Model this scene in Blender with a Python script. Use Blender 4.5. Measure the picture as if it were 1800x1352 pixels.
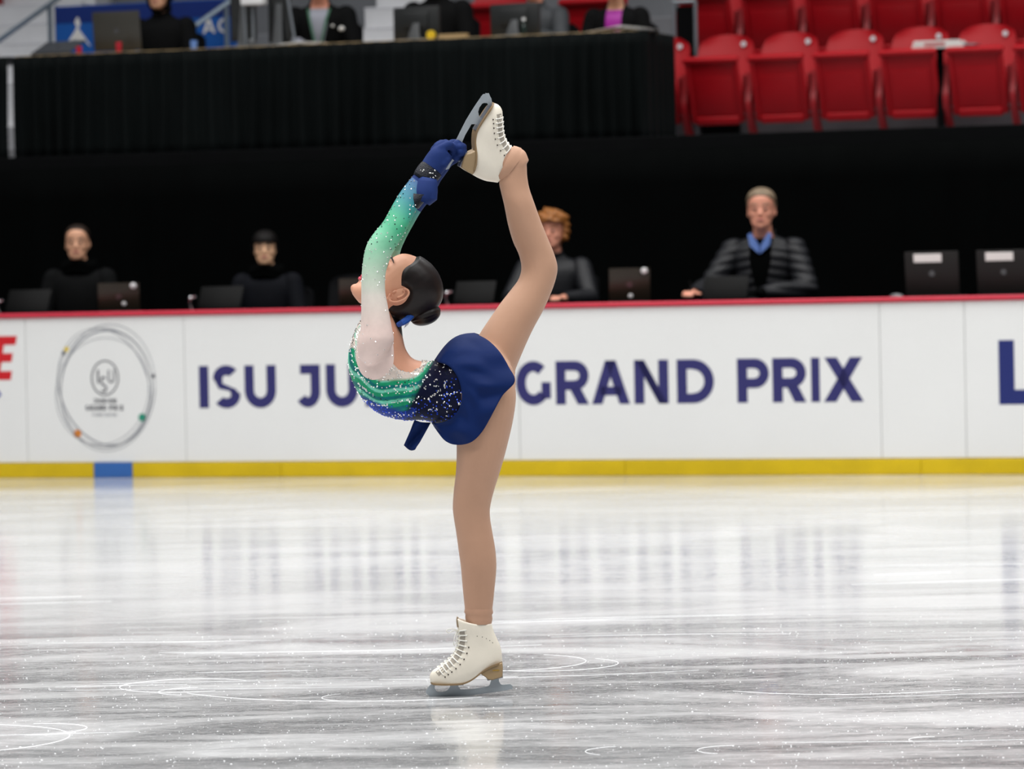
import bpy, bmesh, math, random
import numpy as np
from mathutils import Matrix, Vector
from mathutils.bvhtree import BVHTree

for _o in list(bpy.data.objects):
    bpy.data.objects.remove(_o)
SC = bpy.context.scene
COL = SC.collection
random.seed(7)
RNG = np.random.default_rng(11)

# ------------------------------------------------------------------ camera
FPX, CX, CY = 7200.0, 900.0, 676.0
CAMZ = 1.16
PITCH = math.atan((676 - 500.5) / FPX)
ROLL = 0.0205
CAM_R = (Matrix.Rotation(math.pi / 2 - PITCH, 4, 'X') @ Matrix.Rotation(-ROLL, 4, 'Z'))
cam_d = bpy.data.cameras.new('camera')
cam_d.sensor_width = 36.0
cam_d.lens = 36.0 * FPX / 1800.0
cam_d.clip_end = 300
cam_d.dof.use_dof = True
cam_d.dof.focus_distance = 11.5
cam_d.dof.aperture_fstop = 5.6
cam = bpy.data.objects.new('camera', cam_d)
COL.objects.link(cam)
cam.matrix_world = Matrix.Translation((0, 0, CAMZ)) @ CAM_R
SC.camera = cam

# ------------------------------------------------------------------ light
SC.view_settings.view_transform = 'Standard'
SC.view_settings.look = 'None'
SC.view_settings.gamma = 1.0
SC.view_settings.use_curve_mapping = False
SC.view_settings.exposure = 0.08
W = bpy.data.worlds.new('arena_air')
SC.world = W
W.use_nodes = True
W.node_tree.nodes['Background'].inputs[0].default_value = (0.80, 0.88, 1.0, 1)
W.node_tree.nodes['Background'].inputs[1].default_value = 0.10

def area_light(name, loc, sx, sy, power, col=(1, 0.99, 0.975), spread=130, target=None):
    d = bpy.data.lights.new(name, 'AREA')
    d.shape = 'RECTANGLE'
    d.size, d.size_y = sx, sy
    d.energy = power
    d.color = col
    d.spread = math.radians(spread)
    o = bpy.data.objects.new(name, d)
    COL.objects.link(o)
    o.location = loc
    if target is not None:
        v = Vector(target) - Vector(loc)
        o.rotation_euler = v.to_track_quat('-Z', 'Y').to_euler()
    return o
# rows of arena lamps hanging over the ice
for _i, _y in enumerate((3.0, 9.0, 15.0, 20.5)):
    area_light('arena_lamp_bank', (-1.0, _y, 10.5), 22, 1.6, 900)
area_light('arena_lamp_bank', (1.5, 25.5, 9.5), 22, 1.2, 430)  # extra unseen bank behind the boards, placed to brighten seats and stairs

# ------------------------------------------------------------------ pixel <-> place
_R3 = np.array(CAM_R.to_3x3())
def ray(px, py):
    return _R3 @ np.array([(px - CX) / FPX, -(py - CY) / FPX, -1.0])
def at_Y(px, py, Y):
    d = ray(px, py)
    return np.array([0, 0, CAMZ]) + d * (Y / d[1])
# frame of the boards: u runs along them, w behind them, z up
YAW = -math.atan(0.36)
UV = np.array([math.cos(YAW), math.sin(YAW), 0.0])
NV = np.array([-math.sin(YAW), math.cos(YAW), 0.0])
BO = np.array([0.0, 24.8, 0.0])
def B(u, w, z):
    return BO + u * UV + w * NV + np.array([0, 0, z])
def pix(px, py, w):
    """pixel -> (u, z) on the vertical plane w metres behind the board face"""
    d = ray(px, py)
    c = np.array([0, 0, CAMZ])
    t = ((BO + w * NV - c) @ NV) / (d @ NV)
    p = c + d * t
    return float((p - BO) @ UV), float(p[2])
def pu(px, w, py=500):
    return pix(px, py, w)[0]

# ------------------------------------------------------------------ materials
def srgb(r, g, b):
    f = lambda c: (c / 255 / 12.92) if c / 255 <= 0.04045 else ((c / 255 + 0.055) / 1.055) ** 2.4
    return (f(r), f(g), f(b))
MATS = {}
def mat(name, rgb, rough=0.5, metal=0.0, spec=0.5, var=0.0, vscale=8.0, bump=0.0, bscale=60.0,
        sheen=0.0, coat=0.0, attr=None, alpha=1.0, emit=None):
    if name in MATS:
        return MATS[name]
    m = bpy.data.materials.new(name)
    m.use_nodes = True
    nt = m.node_tree
    b = nt.nodes['Principled BSDF']
    b.inputs['Base Color'].default_value = (*rgb, 1)
    b.inputs['Roughness'].default_value = rough
    b.inputs['Metallic'].default_value = metal
    b.inputs['Specular IOR Level'].default_value = spec
    b.inputs['Sheen Weight'].default_value = sheen
    b.inputs['Coat Weight'].default_value = coat
    b.inputs['Alpha'].default_value = alpha
    if emit:
        b.inputs['Emission Color'].default_value = (*emit[:3], 1)
        b.inputs['Emission Strength'].default_value = emit[3]
    tc = nt.nodes.new('ShaderNodeTexCoord')
    src = None
    if attr:
        a = nt.nodes.new('ShaderNodeAttribute')
        a.attribute_name = attr
        src = a.outputs['Color']
    if var > 0 or src is not None:
        if var > 0:
            n = nt.nodes.new('ShaderNodeTexNoise')
            n.inputs['Scale'].default_value = vscale
            n.inputs['Detail'].default_value = 5
            nt.links.new(tc.outputs['Object'], n.inputs['Vector'])
            mr = nt.nodes.new('ShaderNodeMapRange')
            mr.inputs['From Min'].default_value = 0.3
            mr.inputs['From Max'].default_value = 0.7
            mr.inputs['To Min'].default_value = 1 - var
            mr.inputs['To Max'].default_value = 1 + var
            nt.links.new(n.outputs['Fac'], mr.inputs['Value'])
            mx = nt.nodes.new('ShaderNodeVectorMath')
            mx.operation = 'MULTIPLY'
            if src is not None:
                nt.links.new(src, mx.inputs[0])
            else:
                mx.inputs[0].default_value = rgb
            nt.links.new(mr.outputs['Result'], mx.inputs[1])
            src = mx.outputs['Vector']
        nt.links.new(src, b.inputs['Base Color'])
    if bump > 0:
        n2 = nt.nodes.new('ShaderNodeTexNoise')
        n2.inputs['Scale'].default_value = bscale
        n2.inputs['Detail'].default_value = 4
        nt.links.new(tc.outputs['Object'], n2.inputs['Vector'])
        bp = nt.nodes.new('ShaderNodeBump')
        bp.inputs['Strength'].default_value = bump
        bp.inputs['Distance'].default_value = 0.01
        nt.links.new(n2.outputs['Fac'], bp.inputs['Height'])
        nt.links.new(bp.outputs['Normal'], b.inputs['Normal'])
    MATS[name] = m
    return m

# ------------------------------------------------------------------ mesh helpers
def merge(*parts):
    V, F, n = [], [], 0
    for v, f in parts:
        v = np.asarray(v, float)
        V.append(v)
        F += [tuple(i + n for i in q) for q in f]
        n += len(v)
    return np.vstack(V), F
def make_mesh(name, V, F, m=None, smooth=True, sharp=None):
    me = bpy.data.meshes.new(name)
    me.from_pydata([tuple(map(float, v)) for v in V], [], [tuple(map(int, f)) for f in F])
    if m is not None:
        me.materials.append(m)
    me.validate()
    if smooth:
        me.polygons.foreach_set('use_smooth', [True] * len(me.polygons))
        if sharp is not None:
            me.set_sharp_from_angle(angle=math.radians(sharp))
    me.update()
    return me
def obj(name, VF, m, parent=None, loc=None, rotz=0.0, smooth=True, sharp=35, off=None):
    V, F = VF
    V = np.asarray(V, float)
    if off is not None:
        V = V - np.asarray(off)
    me = make_mesh(name, V, F, m, smooth, sharp)
    o = bpy.data.objects.new(name, me)
    COL.objects.link(o)
    if parent is not None:
        o.parent = parent
    if loc is not None:
        o.location = tuple(map(float, loc))
    if rotz:
        o.rotation_euler = (0, 0, rotz)
    return o
def link_mesh(name, me, parent, loc=(0, 0, 0), rotz=0.0):
    o = bpy.data.objects.new(name, me)
    COL.objects.link(o)
    o.parent = parent
    o.location = tuple(map(float, loc))
    o.rotation_euler = (0, 0, rotz)
    return o
def tag(o, label=None, cat=None, group=None, kind=None):
    if label: o['label'] = label
    if cat: o['category'] = cat
    if group: o['group'] = group
    if kind: o['kind'] = kind
    return o
def empty(name, loc, rotz=0.0):
    o = bpy.data.objects.new(name, None)
    COL.objects.link(o)
    o.location = tuple(map(float, loc))
    o.rotation_euler = (0, 0, rotz)
    o.empty_display_size = 0.1
    return o
def copy_tree(o, parent=None):
    c = o.copy()
    COL.objects.link(c)
    c.parent = parent
    for ch in list(o.children):
        copy_tree(ch, c)
    return c
def box(c, s, bevel=0.0, seg=2):
    bm = bmesh.new()
    bmesh.ops.create_cube(bm, size=1)
    for v in bm.verts:
        v.co = Vector((v.co.x * s[0] + c[0], v.co.y * s[1] + c[1], v.co.z * s[2] + c[2]))
    if bevel > 0:
        bmesh.ops.bevel(bm, geom=list(bm.edges), offset=bevel, segments=seg, affect='EDGES', profile=0.5)
    bm.verts.index_update()
    V = np.array([v.co[:] for v in bm.verts])
    F = [tuple(v.index for v in f.verts) for f in bm.faces]
    bm.free()
    return V, F
def tube(pts, r, n=8, closed=False, flat=None):
    P = np.asarray(pts, float)
    k = len(P)
    r = np.full(k, r) if np.isscalar(r) else np.asarray(r, float)
    T = np.zeros_like(P)
    for i in range(k):
        a = P[(i + 1) % k] if (closed or i < k - 1) else P[i]
        b = P[i - 1] if (closed or i > 0) else P[i]
        T[i] = a - b
    T /= np.maximum(np.linalg.norm(T, axis=1), 1e-9)[:, None]
    up = np.array([0, 0, 1.0]) if abs(T[0][2]) < 0.9 else np.array([0, 1.0, 0])
    nrm = np.cross(T[0], up); nrm /= np.linalg.norm(nrm)
    V = []
    for i in range(k):
        nrm = nrm - T[i] * (nrm @ T[i])
        nrm /= max(np.linalg.norm(nrm), 1e-9)
        bn = np.cross(T[i], nrm)
        for j in range(n):
            a = 2 * math.pi * j / n
            V.append(P[i] + r[i] * (math.cos(a) * nrm + math.sin(a) * bn))
    F = []
    rng = k if closed else k - 1
    for i in range(rng):
        for j in range(n):
            a, b = i * n + j, i * n + (j + 1) % n
            c, d = ((i + 1) % k) * n + (j + 1) % n, ((i + 1) % k) * n + j
            F.append((a, b, c, d))
    if not closed:
        F.append(tuple(range(n - 1, -1, -1)))
        F.append(tuple((k - 1) * n + j for j in range(n)))
    return np.array(V), F
def ellipsoid(c, r, nu=16, nv=10, R=None):
    V, F = [], []
    for i in range(nv + 1):
        th = math.pi * i / nv
        for j in range(nu):
            ph = 2 * math.pi * j / nu
            V.append((math.sin(th) * math.cos(ph) * r[0], math.sin(th) * math.sin(ph) * r[1], math.cos(th) * r[2]))
    V = np.array(V)
    if R is not None:
        V = V @ np.asarray(R).T
    V = V + np.asarray(c)
    for i in range(nv):
        for j in range(nu):
            a, b = i * nu + j, i * nu + (j + 1) % nu
            F.append((a, a + nu, b + nu, b))
    return V, F
def capsule(p, q, r0, r1, n=10):
    p, q = np.asarray(p, float), np.asarray(q, float)
    d = q - p
    L = max(np.linalg.norm(d), 1e-6)
    d = d / L
    pts, rs = [], []
    for a in (-80, -50, -25, 0):
        a = math.radians(a)
        pts.append(p + d * r0 * math.sin(a)); rs.append(r0 * math.cos(a))
    for a in (0, 25, 50, 80):
        a = math.radians(a)
        pts.append(q + d * r1 * math.sin(a)); rs.append(r1 * math.cos(a))
    return tube(pts, rs, n)
def chain(pts, rs, n=10):
    return merge(*[capsule(pts[i], pts[i + 1], rs[i], rs[i + 1], n) for i in range(len(pts) - 1)])
def catmull(A, sub=4):
    A = np.asarray(A, float)
    k = len(A)
    out = []
    for i in range(k - 1):
        p0 = A[i - 1] if i > 0 else 2 * A[0] - A[1]
        p1, p2 = A[i], A[i + 1]
        p3 = A[i + 2] if i + 2 < k else 2 * A[-1] - A[-2]
        for s in range(sub):
            t = s / sub
            out.append(0.5 * ((2 * p1) + (-p0 + p2) * t + (2 * p0 - 5 * p1 + 4 * p2 - p3) * t * t + (-p0 + 3 * p1 - 3 * p2 + p3) * t ** 3))
    out.append(A[-1])
    return np.array(out)
def loft(sections, n=28, sub=4, ex=2.0):
    """sections: (A, B, b) with A, B opposite points, b half vector across"""
    Q = catmull(np.array([np.concatenate([s[0], s[1], s[2]]) for s in sections]), sub)
    V = []
    for q in Q:
        c, a, b = (q[:3] + q[3:6]) / 2, (q[:3] - q[3:6]) / 2, q[6:9]
        for j in range(n):
            t = 2 * math.pi * j / n
            ct, st = math.cos(t), math.sin(t)
            V.append(c + a * math.copysign(abs(ct) ** (2 / ex), ct) + b * math.copysign(abs(st) ** (2 / ex), st))
    k = len(Q)
    F = []
    for i in range(k - 1):
        for j in range(n):
            a_, b_ = i * n + j, i * n + (j + 1) % n
            F.append((a_, b_, b_ + n, a_ + n))
    F.append(tuple(range(n - 1, -1, -1)))
    F.append(tuple((k - 1) * n + j for j in range(n)))
    return np.array(V), F
def extrude_poly(pts2, y0, y1, plane='xz'):
    """closed 2-D outline -> prism between y0 and y1"""
    n = len(pts2)
    V = [(p[0], y0, p[1]) for p in pts2] + [(p[0], y1, p[1]) for p in pts2]
    F = [tuple(range(n)), tuple(range(2 * n - 1, n - 1, -1))]
    for i in range(n):
        j = (i + 1) % n
        F.append((i, i + n, j + n, j))
    return np.array(V), F
def remeshed(VF, voxel, smooth=4, factor=0.5):
    """one continuous skin over overlapping closed shapes -> V, quads, normals"""
    me = make_mesh('tmp', VF[0], VF[1], None, False)
    o = bpy.data.objects.new('tmp', me)
    COL.objects.link(o)
    bm = bmesh.new(); bm.from_mesh(me)
    bmesh.ops.recalc_face_normals(bm, faces=bm.faces)
    bm.to_mesh(me); bm.free()
    r = o.modifiers.new('r', 'REMESH'); r.mode = 'VOXEL'; r.voxel_size = voxel
    if smooth:
        s = o.modifiers.new('s', 'SMOOTH'); s.iterations = smooth; s.factor = factor
    dg = bpy.context.evaluated_depsgraph_get()
    dg.update()
    ev = o.evaluated_get(dg)
    m2 = ev.to_mesh()
    V = np.zeros(len(m2.vertices) * 3); m2.vertices.foreach_get('co', V); V = V.reshape(-1, 3)
    N = np.zeros(len(m2.vertices) * 3); m2.vertices.foreach_get('normal', N); N = N.reshape(-1, 3)
    F = [tuple(p.vertices) for p in m2.polygons]
    ev.to_mesh_clear()
    bpy.data.objects.remove(o)
    bpy.data.meshes.remove(me)
    return V, F, N
def clip(V, F, N, f, offset=0.0, taper=0.0):
    """the piece of a surface where f > 0, with a clean edge, moved out along the normals"""
    T = []
    for q in F:
        ins = [f[i] > 0 for i in q]
        if any(ins):
            T.append((q, all(ins)))
    new_id, VV, NN, FF, fv = {}, [], [], [], []
    def vid(i):
        if i not in new_id:
            new_id[i] = len(VV); VV.append(V[i]); NN.append(N[i]); fv.append(f[i])
        return new_id[i]
    def eid(i, j):
        k = (i, j) if i < j else (j, i)
        if k not in new_id:
            t = f[k[0]] / (f[k[0]] - f[k[1]])
            new_id[k] = len(VV)
            VV.append(V[k[0]] * (1 - t) + V[k[1]] * t)
            NN.append(N[k[0]] * (1 - t) + N[k[1]] * t)
            fv.append(0.0)
        return new_id[k]
    for q, full in T:
        if full:
            FF.append(tuple(vid(i) for i in q))
        else:
            poly = []
            n = len(q)
            for a in range(n):
                i, j = q[a], q[(a + 1) % n]
                if f[i] > 0:
                    poly.append(vid(i))
                if (f[i] > 0) != (f[j] > 0):
                    poly.append(eid(i, j))
            if len(poly) >= 3:
                FF.append(tuple(poly))
    VV, NN = np.array(VV), np.array(NN)
    NN /= np.maximum(np.linalg.norm(NN, axis=1), 1e-9)[:, None]
    k = np.clip(np.array(fv) / taper, 0, 1)[:, None] if taper > 0 else 1.0
    return VV + NN * offset * k, FF, NN
def thick(o, t):
    s = o.modifiers.new('thickness', 'SOLIDIFY')
    s.thickness = t
    s.offset = -1
    return o
def color_attr(o, name, cols):
    a = o.data.color_attributes.new(name, 'FLOAT_COLOR', 'POINT')
    c = np.ones((len(o.data.vertices), 4)); c[:, :3] = cols
    a.data.foreach_set('color', c.ravel())
def poly_sd(qx, qy, poly):
    """signed distance to a polygon, > 0 inside"""
    P = np.asarray(poly, float)
    d = np.full(len(qx), 1e9)
    ins = np.zeros(len(qx), bool)
    n = len(P)
    for i in range(n):
        a, b = P[i], P[(i + 1) % n]
        e = b - a
        t = np.clip(((qx - a[0]) * e[0] + (qy - a[1]) * e[1]) / (e @ e), 0, 1)
        d = np.minimum(d, np.hypot(qx - a[0] - t * e[0], qy - a[1] - t * e[1]))
        c = ((a[1] > qy) != (b[1] > qy))
        if a[1] != b[1]:
            ins ^= c & (qx < (b[0] - a[0]) * (qy - a[1]) / (b[1] - a[1]) + a[0])
    return np.where(ins, d, -d)
def chain_dist(V, pts, rs):
    d = np.full(len(V), 1e9)
    for i in range(len(pts) - 1):
        a, b = np.asarray(pts[i]), np.asarray(pts[i + 1])
        e = b - a
        t = np.clip(((V - a) @ e) / max(e @ e, 1e-9), 0, 1)
        d = np.minimum(d, np.linalg.norm(V - a - t[:, None] * e, axis=1) - (rs[i] * (1 - t) + rs[i + 1] * t))
    return d
# ================================================================== SETTING
M_boardwhite = mat('board_white', srgb(236, 236, 234), 0.35, var=0.015, vscale=1.2)
M_kick = mat('kick_yellow', srgb(214, 182, 4), 0.4, var=0.07, vscale=5)
M_kickblue = mat('kick_blue', srgb(52, 104, 176), 0.4, var=0.04, vscale=6)
M_cap = mat('cap_red', srgb(196, 32, 58), 0.4, var=0.04)
M_navyprint = mat('print_navy', srgb(44, 42, 104), 0.5, var=0.02)
M_blueprint = mat('print_blue', srgb(22, 36, 108), 0.5, var=0.02)
M_redprint = mat('print_red', srgb(206, 20, 32), 0.5, var=0.02)
M_greyprint = mat('print_grey', srgb(150, 152, 158), 0.5, var=0.02)
M_darkprint = mat('print_dark', srgb(72, 72, 82), 0.5, var=0.02)
M_yellowprint = mat('print_yellow', srgb(238, 206, 40), 0.5, var=0.02)
M_orangeprint = mat('print_orange', srgb(222, 132, 34), 0.5, var=0.02)
M_greenprint = mat('print_green', srgb(20, 150, 120), 0.5, var=0.02)
M_black = mat('black_cloth', srgb(3, 4, 4), 0.9, spec=0.04, var=0.2, vscale=3)
M_skirtcloth = mat('table_skirt_cloth', srgb(8, 13, 13), 0.8, spec=0.10, var=0.15, vscale=4)
M_plat = mat('platform_black', srgb(6, 7, 8), 0.8, spec=0.08, var=0.15)
M_concrete = mat('concrete', srgb(128, 130, 134), 0.8, var=0.1, vscale=3, bump=0.2)
M_stair = mat('stair_paint', srgb(232, 232, 234), 0.7, var=0.06, vscale=4)
M_nosing = mat('stair_nosing', srgb(240, 240, 244), 0.6, var=0.03)
M_rail = mat('rail_steel', srgb(150, 165, 178), 0.35, metal=0.6, var=0.05)

# ---- ice
def ice_material():
    m = bpy.data.materials.new('ice')
    m.use_nodes = True
    nt = m.node_tree
    L = nt.links.new
    b = nt.nodes['Principled BSDF']
    tc = nt.nodes.new('ShaderNodeTexCoord')
    def noise(sx, sy, scale, detail=6, rough=0.6, dist=0.0, rot=0.0):
        mp = nt.nodes.new('ShaderNodeMapping')
        mp.inputs['Scale'].default_value = (sx, sy, 1)
        mp.inputs['Rotation'].default_value = (0, 0, rot)
        L(tc.outputs['Object'], mp.inputs['Vector'])
        n = nt.nodes.new('ShaderNodeTexNoise')
        n.inputs['Scale'].default_value = scale
        n.inputs['Detail'].default_value = detail
        n.inputs['Roughness'].default_value = rough
        n.inputs['Distortion'].default_value = dist
        L(mp.outputs['Vector'], n.inputs['Vector'])
        return n.outputs['Fac']
    def ramp(src, lo, hi, a=0.0, c=1.0):
        r = nt.nodes.new('ShaderNodeMapRange')
        r.interpolation_type = 'SMOOTHSTEP'
        r.inputs['From Min'].default_value = lo
        r.inputs['From Max'].default_value = hi
        r.inputs['To Min'].default_value = a
        r.inputs['To Max'].default_value = c
        L(src, r.inputs['Value'])
        return r.outputs['Result']
    def mth(op, a, c):
        k = nt.nodes.new('ShaderNodeMath'); k.operation = op
        for s, x in ((0, a), (1, c)):
            if isinstance(x, (int, float)): k.inputs[s].default_value = x
            else: L(x, k.inputs[s])
        return k.outputs[0]
    swirl = ramp(noise(0.55, 1.25, 1.15, 7, 0.62, 0.8, 0.06), 0.40, 0.66)
    streak = ramp(noise(0.35, 2.4, 2.0, 6, 0.65, 0.4, -0.04), 0.42, 0.68)
    fine = ramp(noise(5, 22, 3.2, 5, 0.75, 0.2), 0.46, 0.75)
    speck = ramp(noise(1, 1, 70, 2, 0.5), 0.60, 0.74)
    frost = mth('MAXIMUM', mth('MULTIPLY', swirl, 0.85), mth('MULTIPLY', streak, 0.7))
    frost = mth('MINIMUM', mth('ADD', mth('ADD', mth('MULTIPLY', frost, 0.80), mth('MULTIPLY', fine, 0.30)), mth('MULTIPLY', speck, 0.24)), 1.0)
    # ice close to the boards has been skated less: an even frost with few marks
    sp = nt.nodes.new('ShaderNodeSeparateXYZ')
    L(tc.outputs['Object'], sp.inputs[0])
    far = ramp(mth('ADD', sp.outputs['Y'], mth('MULTIPLY', swirl, 1.2)), 13.2, 16.5)
    even = mth('ADD', mth('MULTIPLY', frost, 0.42), 0.28)
    frost = mth('ADD', mth('MULTIPLY', frost, mth('SUBTRACT', 1.0, far)), mth('MULTIPLY', even, far))
    cr = nt.nodes.new('ShaderNodeValToRGB')
    cr.color_ramp.elements[0].position = 0.0
    cr.color_ramp.elements[0].color = (0.24, 0.245, 0.25, 1)
    cr.color_ramp.elements[1].position = 1.0
    cr.color_ramp.elements[1].color = (0.90, 0.91, 0.92, 1)
    e = cr.color_ramp.elements.new(0.45); e.color = (0.55, 0.555, 0.56, 1)
    L(frost, cr.inputs['Fac'])
    L(cr.outputs['Color'], b.inputs['Base Color'])
    rg = nt.nodes.new('ShaderNodeMapRange')
    rg.inputs['To Min'].default_value = 0.03
    rg.inputs['To Max'].default_value = 0.16
    L(frost, rg.inputs['Value'])
    L(rg.outputs['Result'], b.inputs['Roughness'])
    b.inputs['IOR'].default_value = 1.31
    b.inputs['Specular IOR Level'].default_value = 0.5
    bp = nt.nodes.new('ShaderNodeBump')
    bp.inputs['Strength'].default_value = 0.03
    bp.inputs['Distance'].default_value = 0.004
    L(mth('ADD', fine, mth('MULTIPLY', speck, 0.6)), bp.inputs['Height'])
    L(bp.outputs['Normal'], b.inputs['Normal'])
    return m
M_ice = ice_material()
_c = [B(-16, 0.05, 0), B(16, 0.05, 0)]
ice = obj('floor', (np.array([_c[0], _c[1], (18, -4, 0), (-18, -4, 0)]), [(3, 2, 1, 0)]), M_ice, smooth=False)
tag(ice, 'grey white rink ice with skate cuts and frosty streaks', 'ice', kind='structure')

# snow crumbs scraped up by blades, and the cuts themselves
M_snow = mat('snow', (0.92, 0.93, 0.95), 0.8, spec=0.2)
_V, _F = [], []
_n = 0
for _i in range(4200):
    d = 9.3 + 5.2 * RNG.random() ** 1.3
    x = (RNG.random() - 0.5) * 2 * d * 0.135
    if RNG.random() < 0.55:           # gathered along drifts
        k = RNG.integers(0, 14)
        d = 9.5 + k * 0.32 + RNG.normal(0, 0.035) + 0.05 * math.sin(x * 3 + k)
        x = (RNG.random() - 0.5) * 2 * d * 0.13
    r = 0.0006 + 0.0016 * RNG.random() ** 3
    a = RNG.random() * 6.28
    s = 1 + RNG.random()
    q = np.array([(r * s, 0, 0), (0, r, 0), (-r * s, 0, 0), (0, -r, 0), (0, 0, r * 0.9)])
    ca, sa = math.cos(a), math.sin(a)
    q = np.c_[q[:, 0] * ca - q[:, 1] * sa, q[:, 0] * sa + q[:, 1] * ca, q[:, 2]] + (x, d, 0.0002)
    _V.append(q); _F += [(_n, _n + 1, _n + 4), (_n + 1, _n + 2, _n + 4), (_n + 2, _n + 3, _n + 4), (_n + 3, _n, _n + 4)]
    _n += 5
snow = obj('snow_crumbs', (np.vstack(_V), _F), M_snow, parent=ice, smooth=False)
tag(snow, kind='stuff')
_parts = []
def cut(cx, cy, r, a0, a1, wdt, n=40, ry=None):
    ry = ry or r
    V, F = [], []
    for i in range(n + 1):
        t = a0 + (a1 - a0) * i / n
        ww = .6 * wdt * math.sin(math.pi * (0.04 + 0.92 * i / n)) ** 0.5
        for s in (-1, 0, 1):
            V.append((cx + (r + s * ww) * math.cos(t), cy + (ry + s * ww) * math.sin(t), 0.0009 if s == 0 else 0.0002))
    for i in range(n):
        for s in (0, 1):
            a = 3 * i + s
            F.append((a, a + 1, a + 4, a + 3))
    return np.array(V), F
def ice_at(px, py):
    d = ray(px, py); t = -CAMZ / d[2]
    return d[0] * t, d[1] * t
for (px, py, r, a0, a1, w_) in ((330, 1205, 0.20, 0.6, 5.2, .0022), (345, 1215, .11, 1.6, 4.4, .0018), (60, 1282, 0.14, -1.6, 1.7, .003),
                               (-120, 1300, .36, -1.2, 1.2, .003), (640, 1225, .12, 2.2, 4.2, .0015), (1100, 1320, .10, 1.8, 4.0, .0018),
                               (1640, 1300, .06, 1.4, 3.6, .0018), (1290, 1318, .09, 1.5, 4.2, .0018), (870, 1165, .28, -1.7, 1.0, .002),
                               (960, 1168, .22, -2.6, .8, .0022), (1500, 1190, .5, -2.4, -1.0, .002), (700, 1190, .7, -2.6, -1.2, .002)):
    x, y = ice_at(px, py)
    _parts.append(cut(x, y, r, a0, a1, w_))
for _i in range(26):
    y = 9.4 + RNG.random() * 7.0
    x = (RNG.random() - 0.5) * 0.26 * y
    R_ = 1.5 + RNG.random() * 6
    a = RNG.choice([math.pi / 2, -math.pi / 2]) + RNG.normal(0, 0.12)
    sp = (0.15 + 0.5 * RNG.random()) / R_
    _parts.append(cut(x - R_ * math.cos(a), y - R_ * math.sin(a), R_, a - sp, a + sp, 0.0005 + 0.0009 * RNG.random(), 24))
cuts = obj('blade_cuts', merge(*_parts), M_snow, parent=ice)
tag(cuts, kind='stuff')

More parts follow.
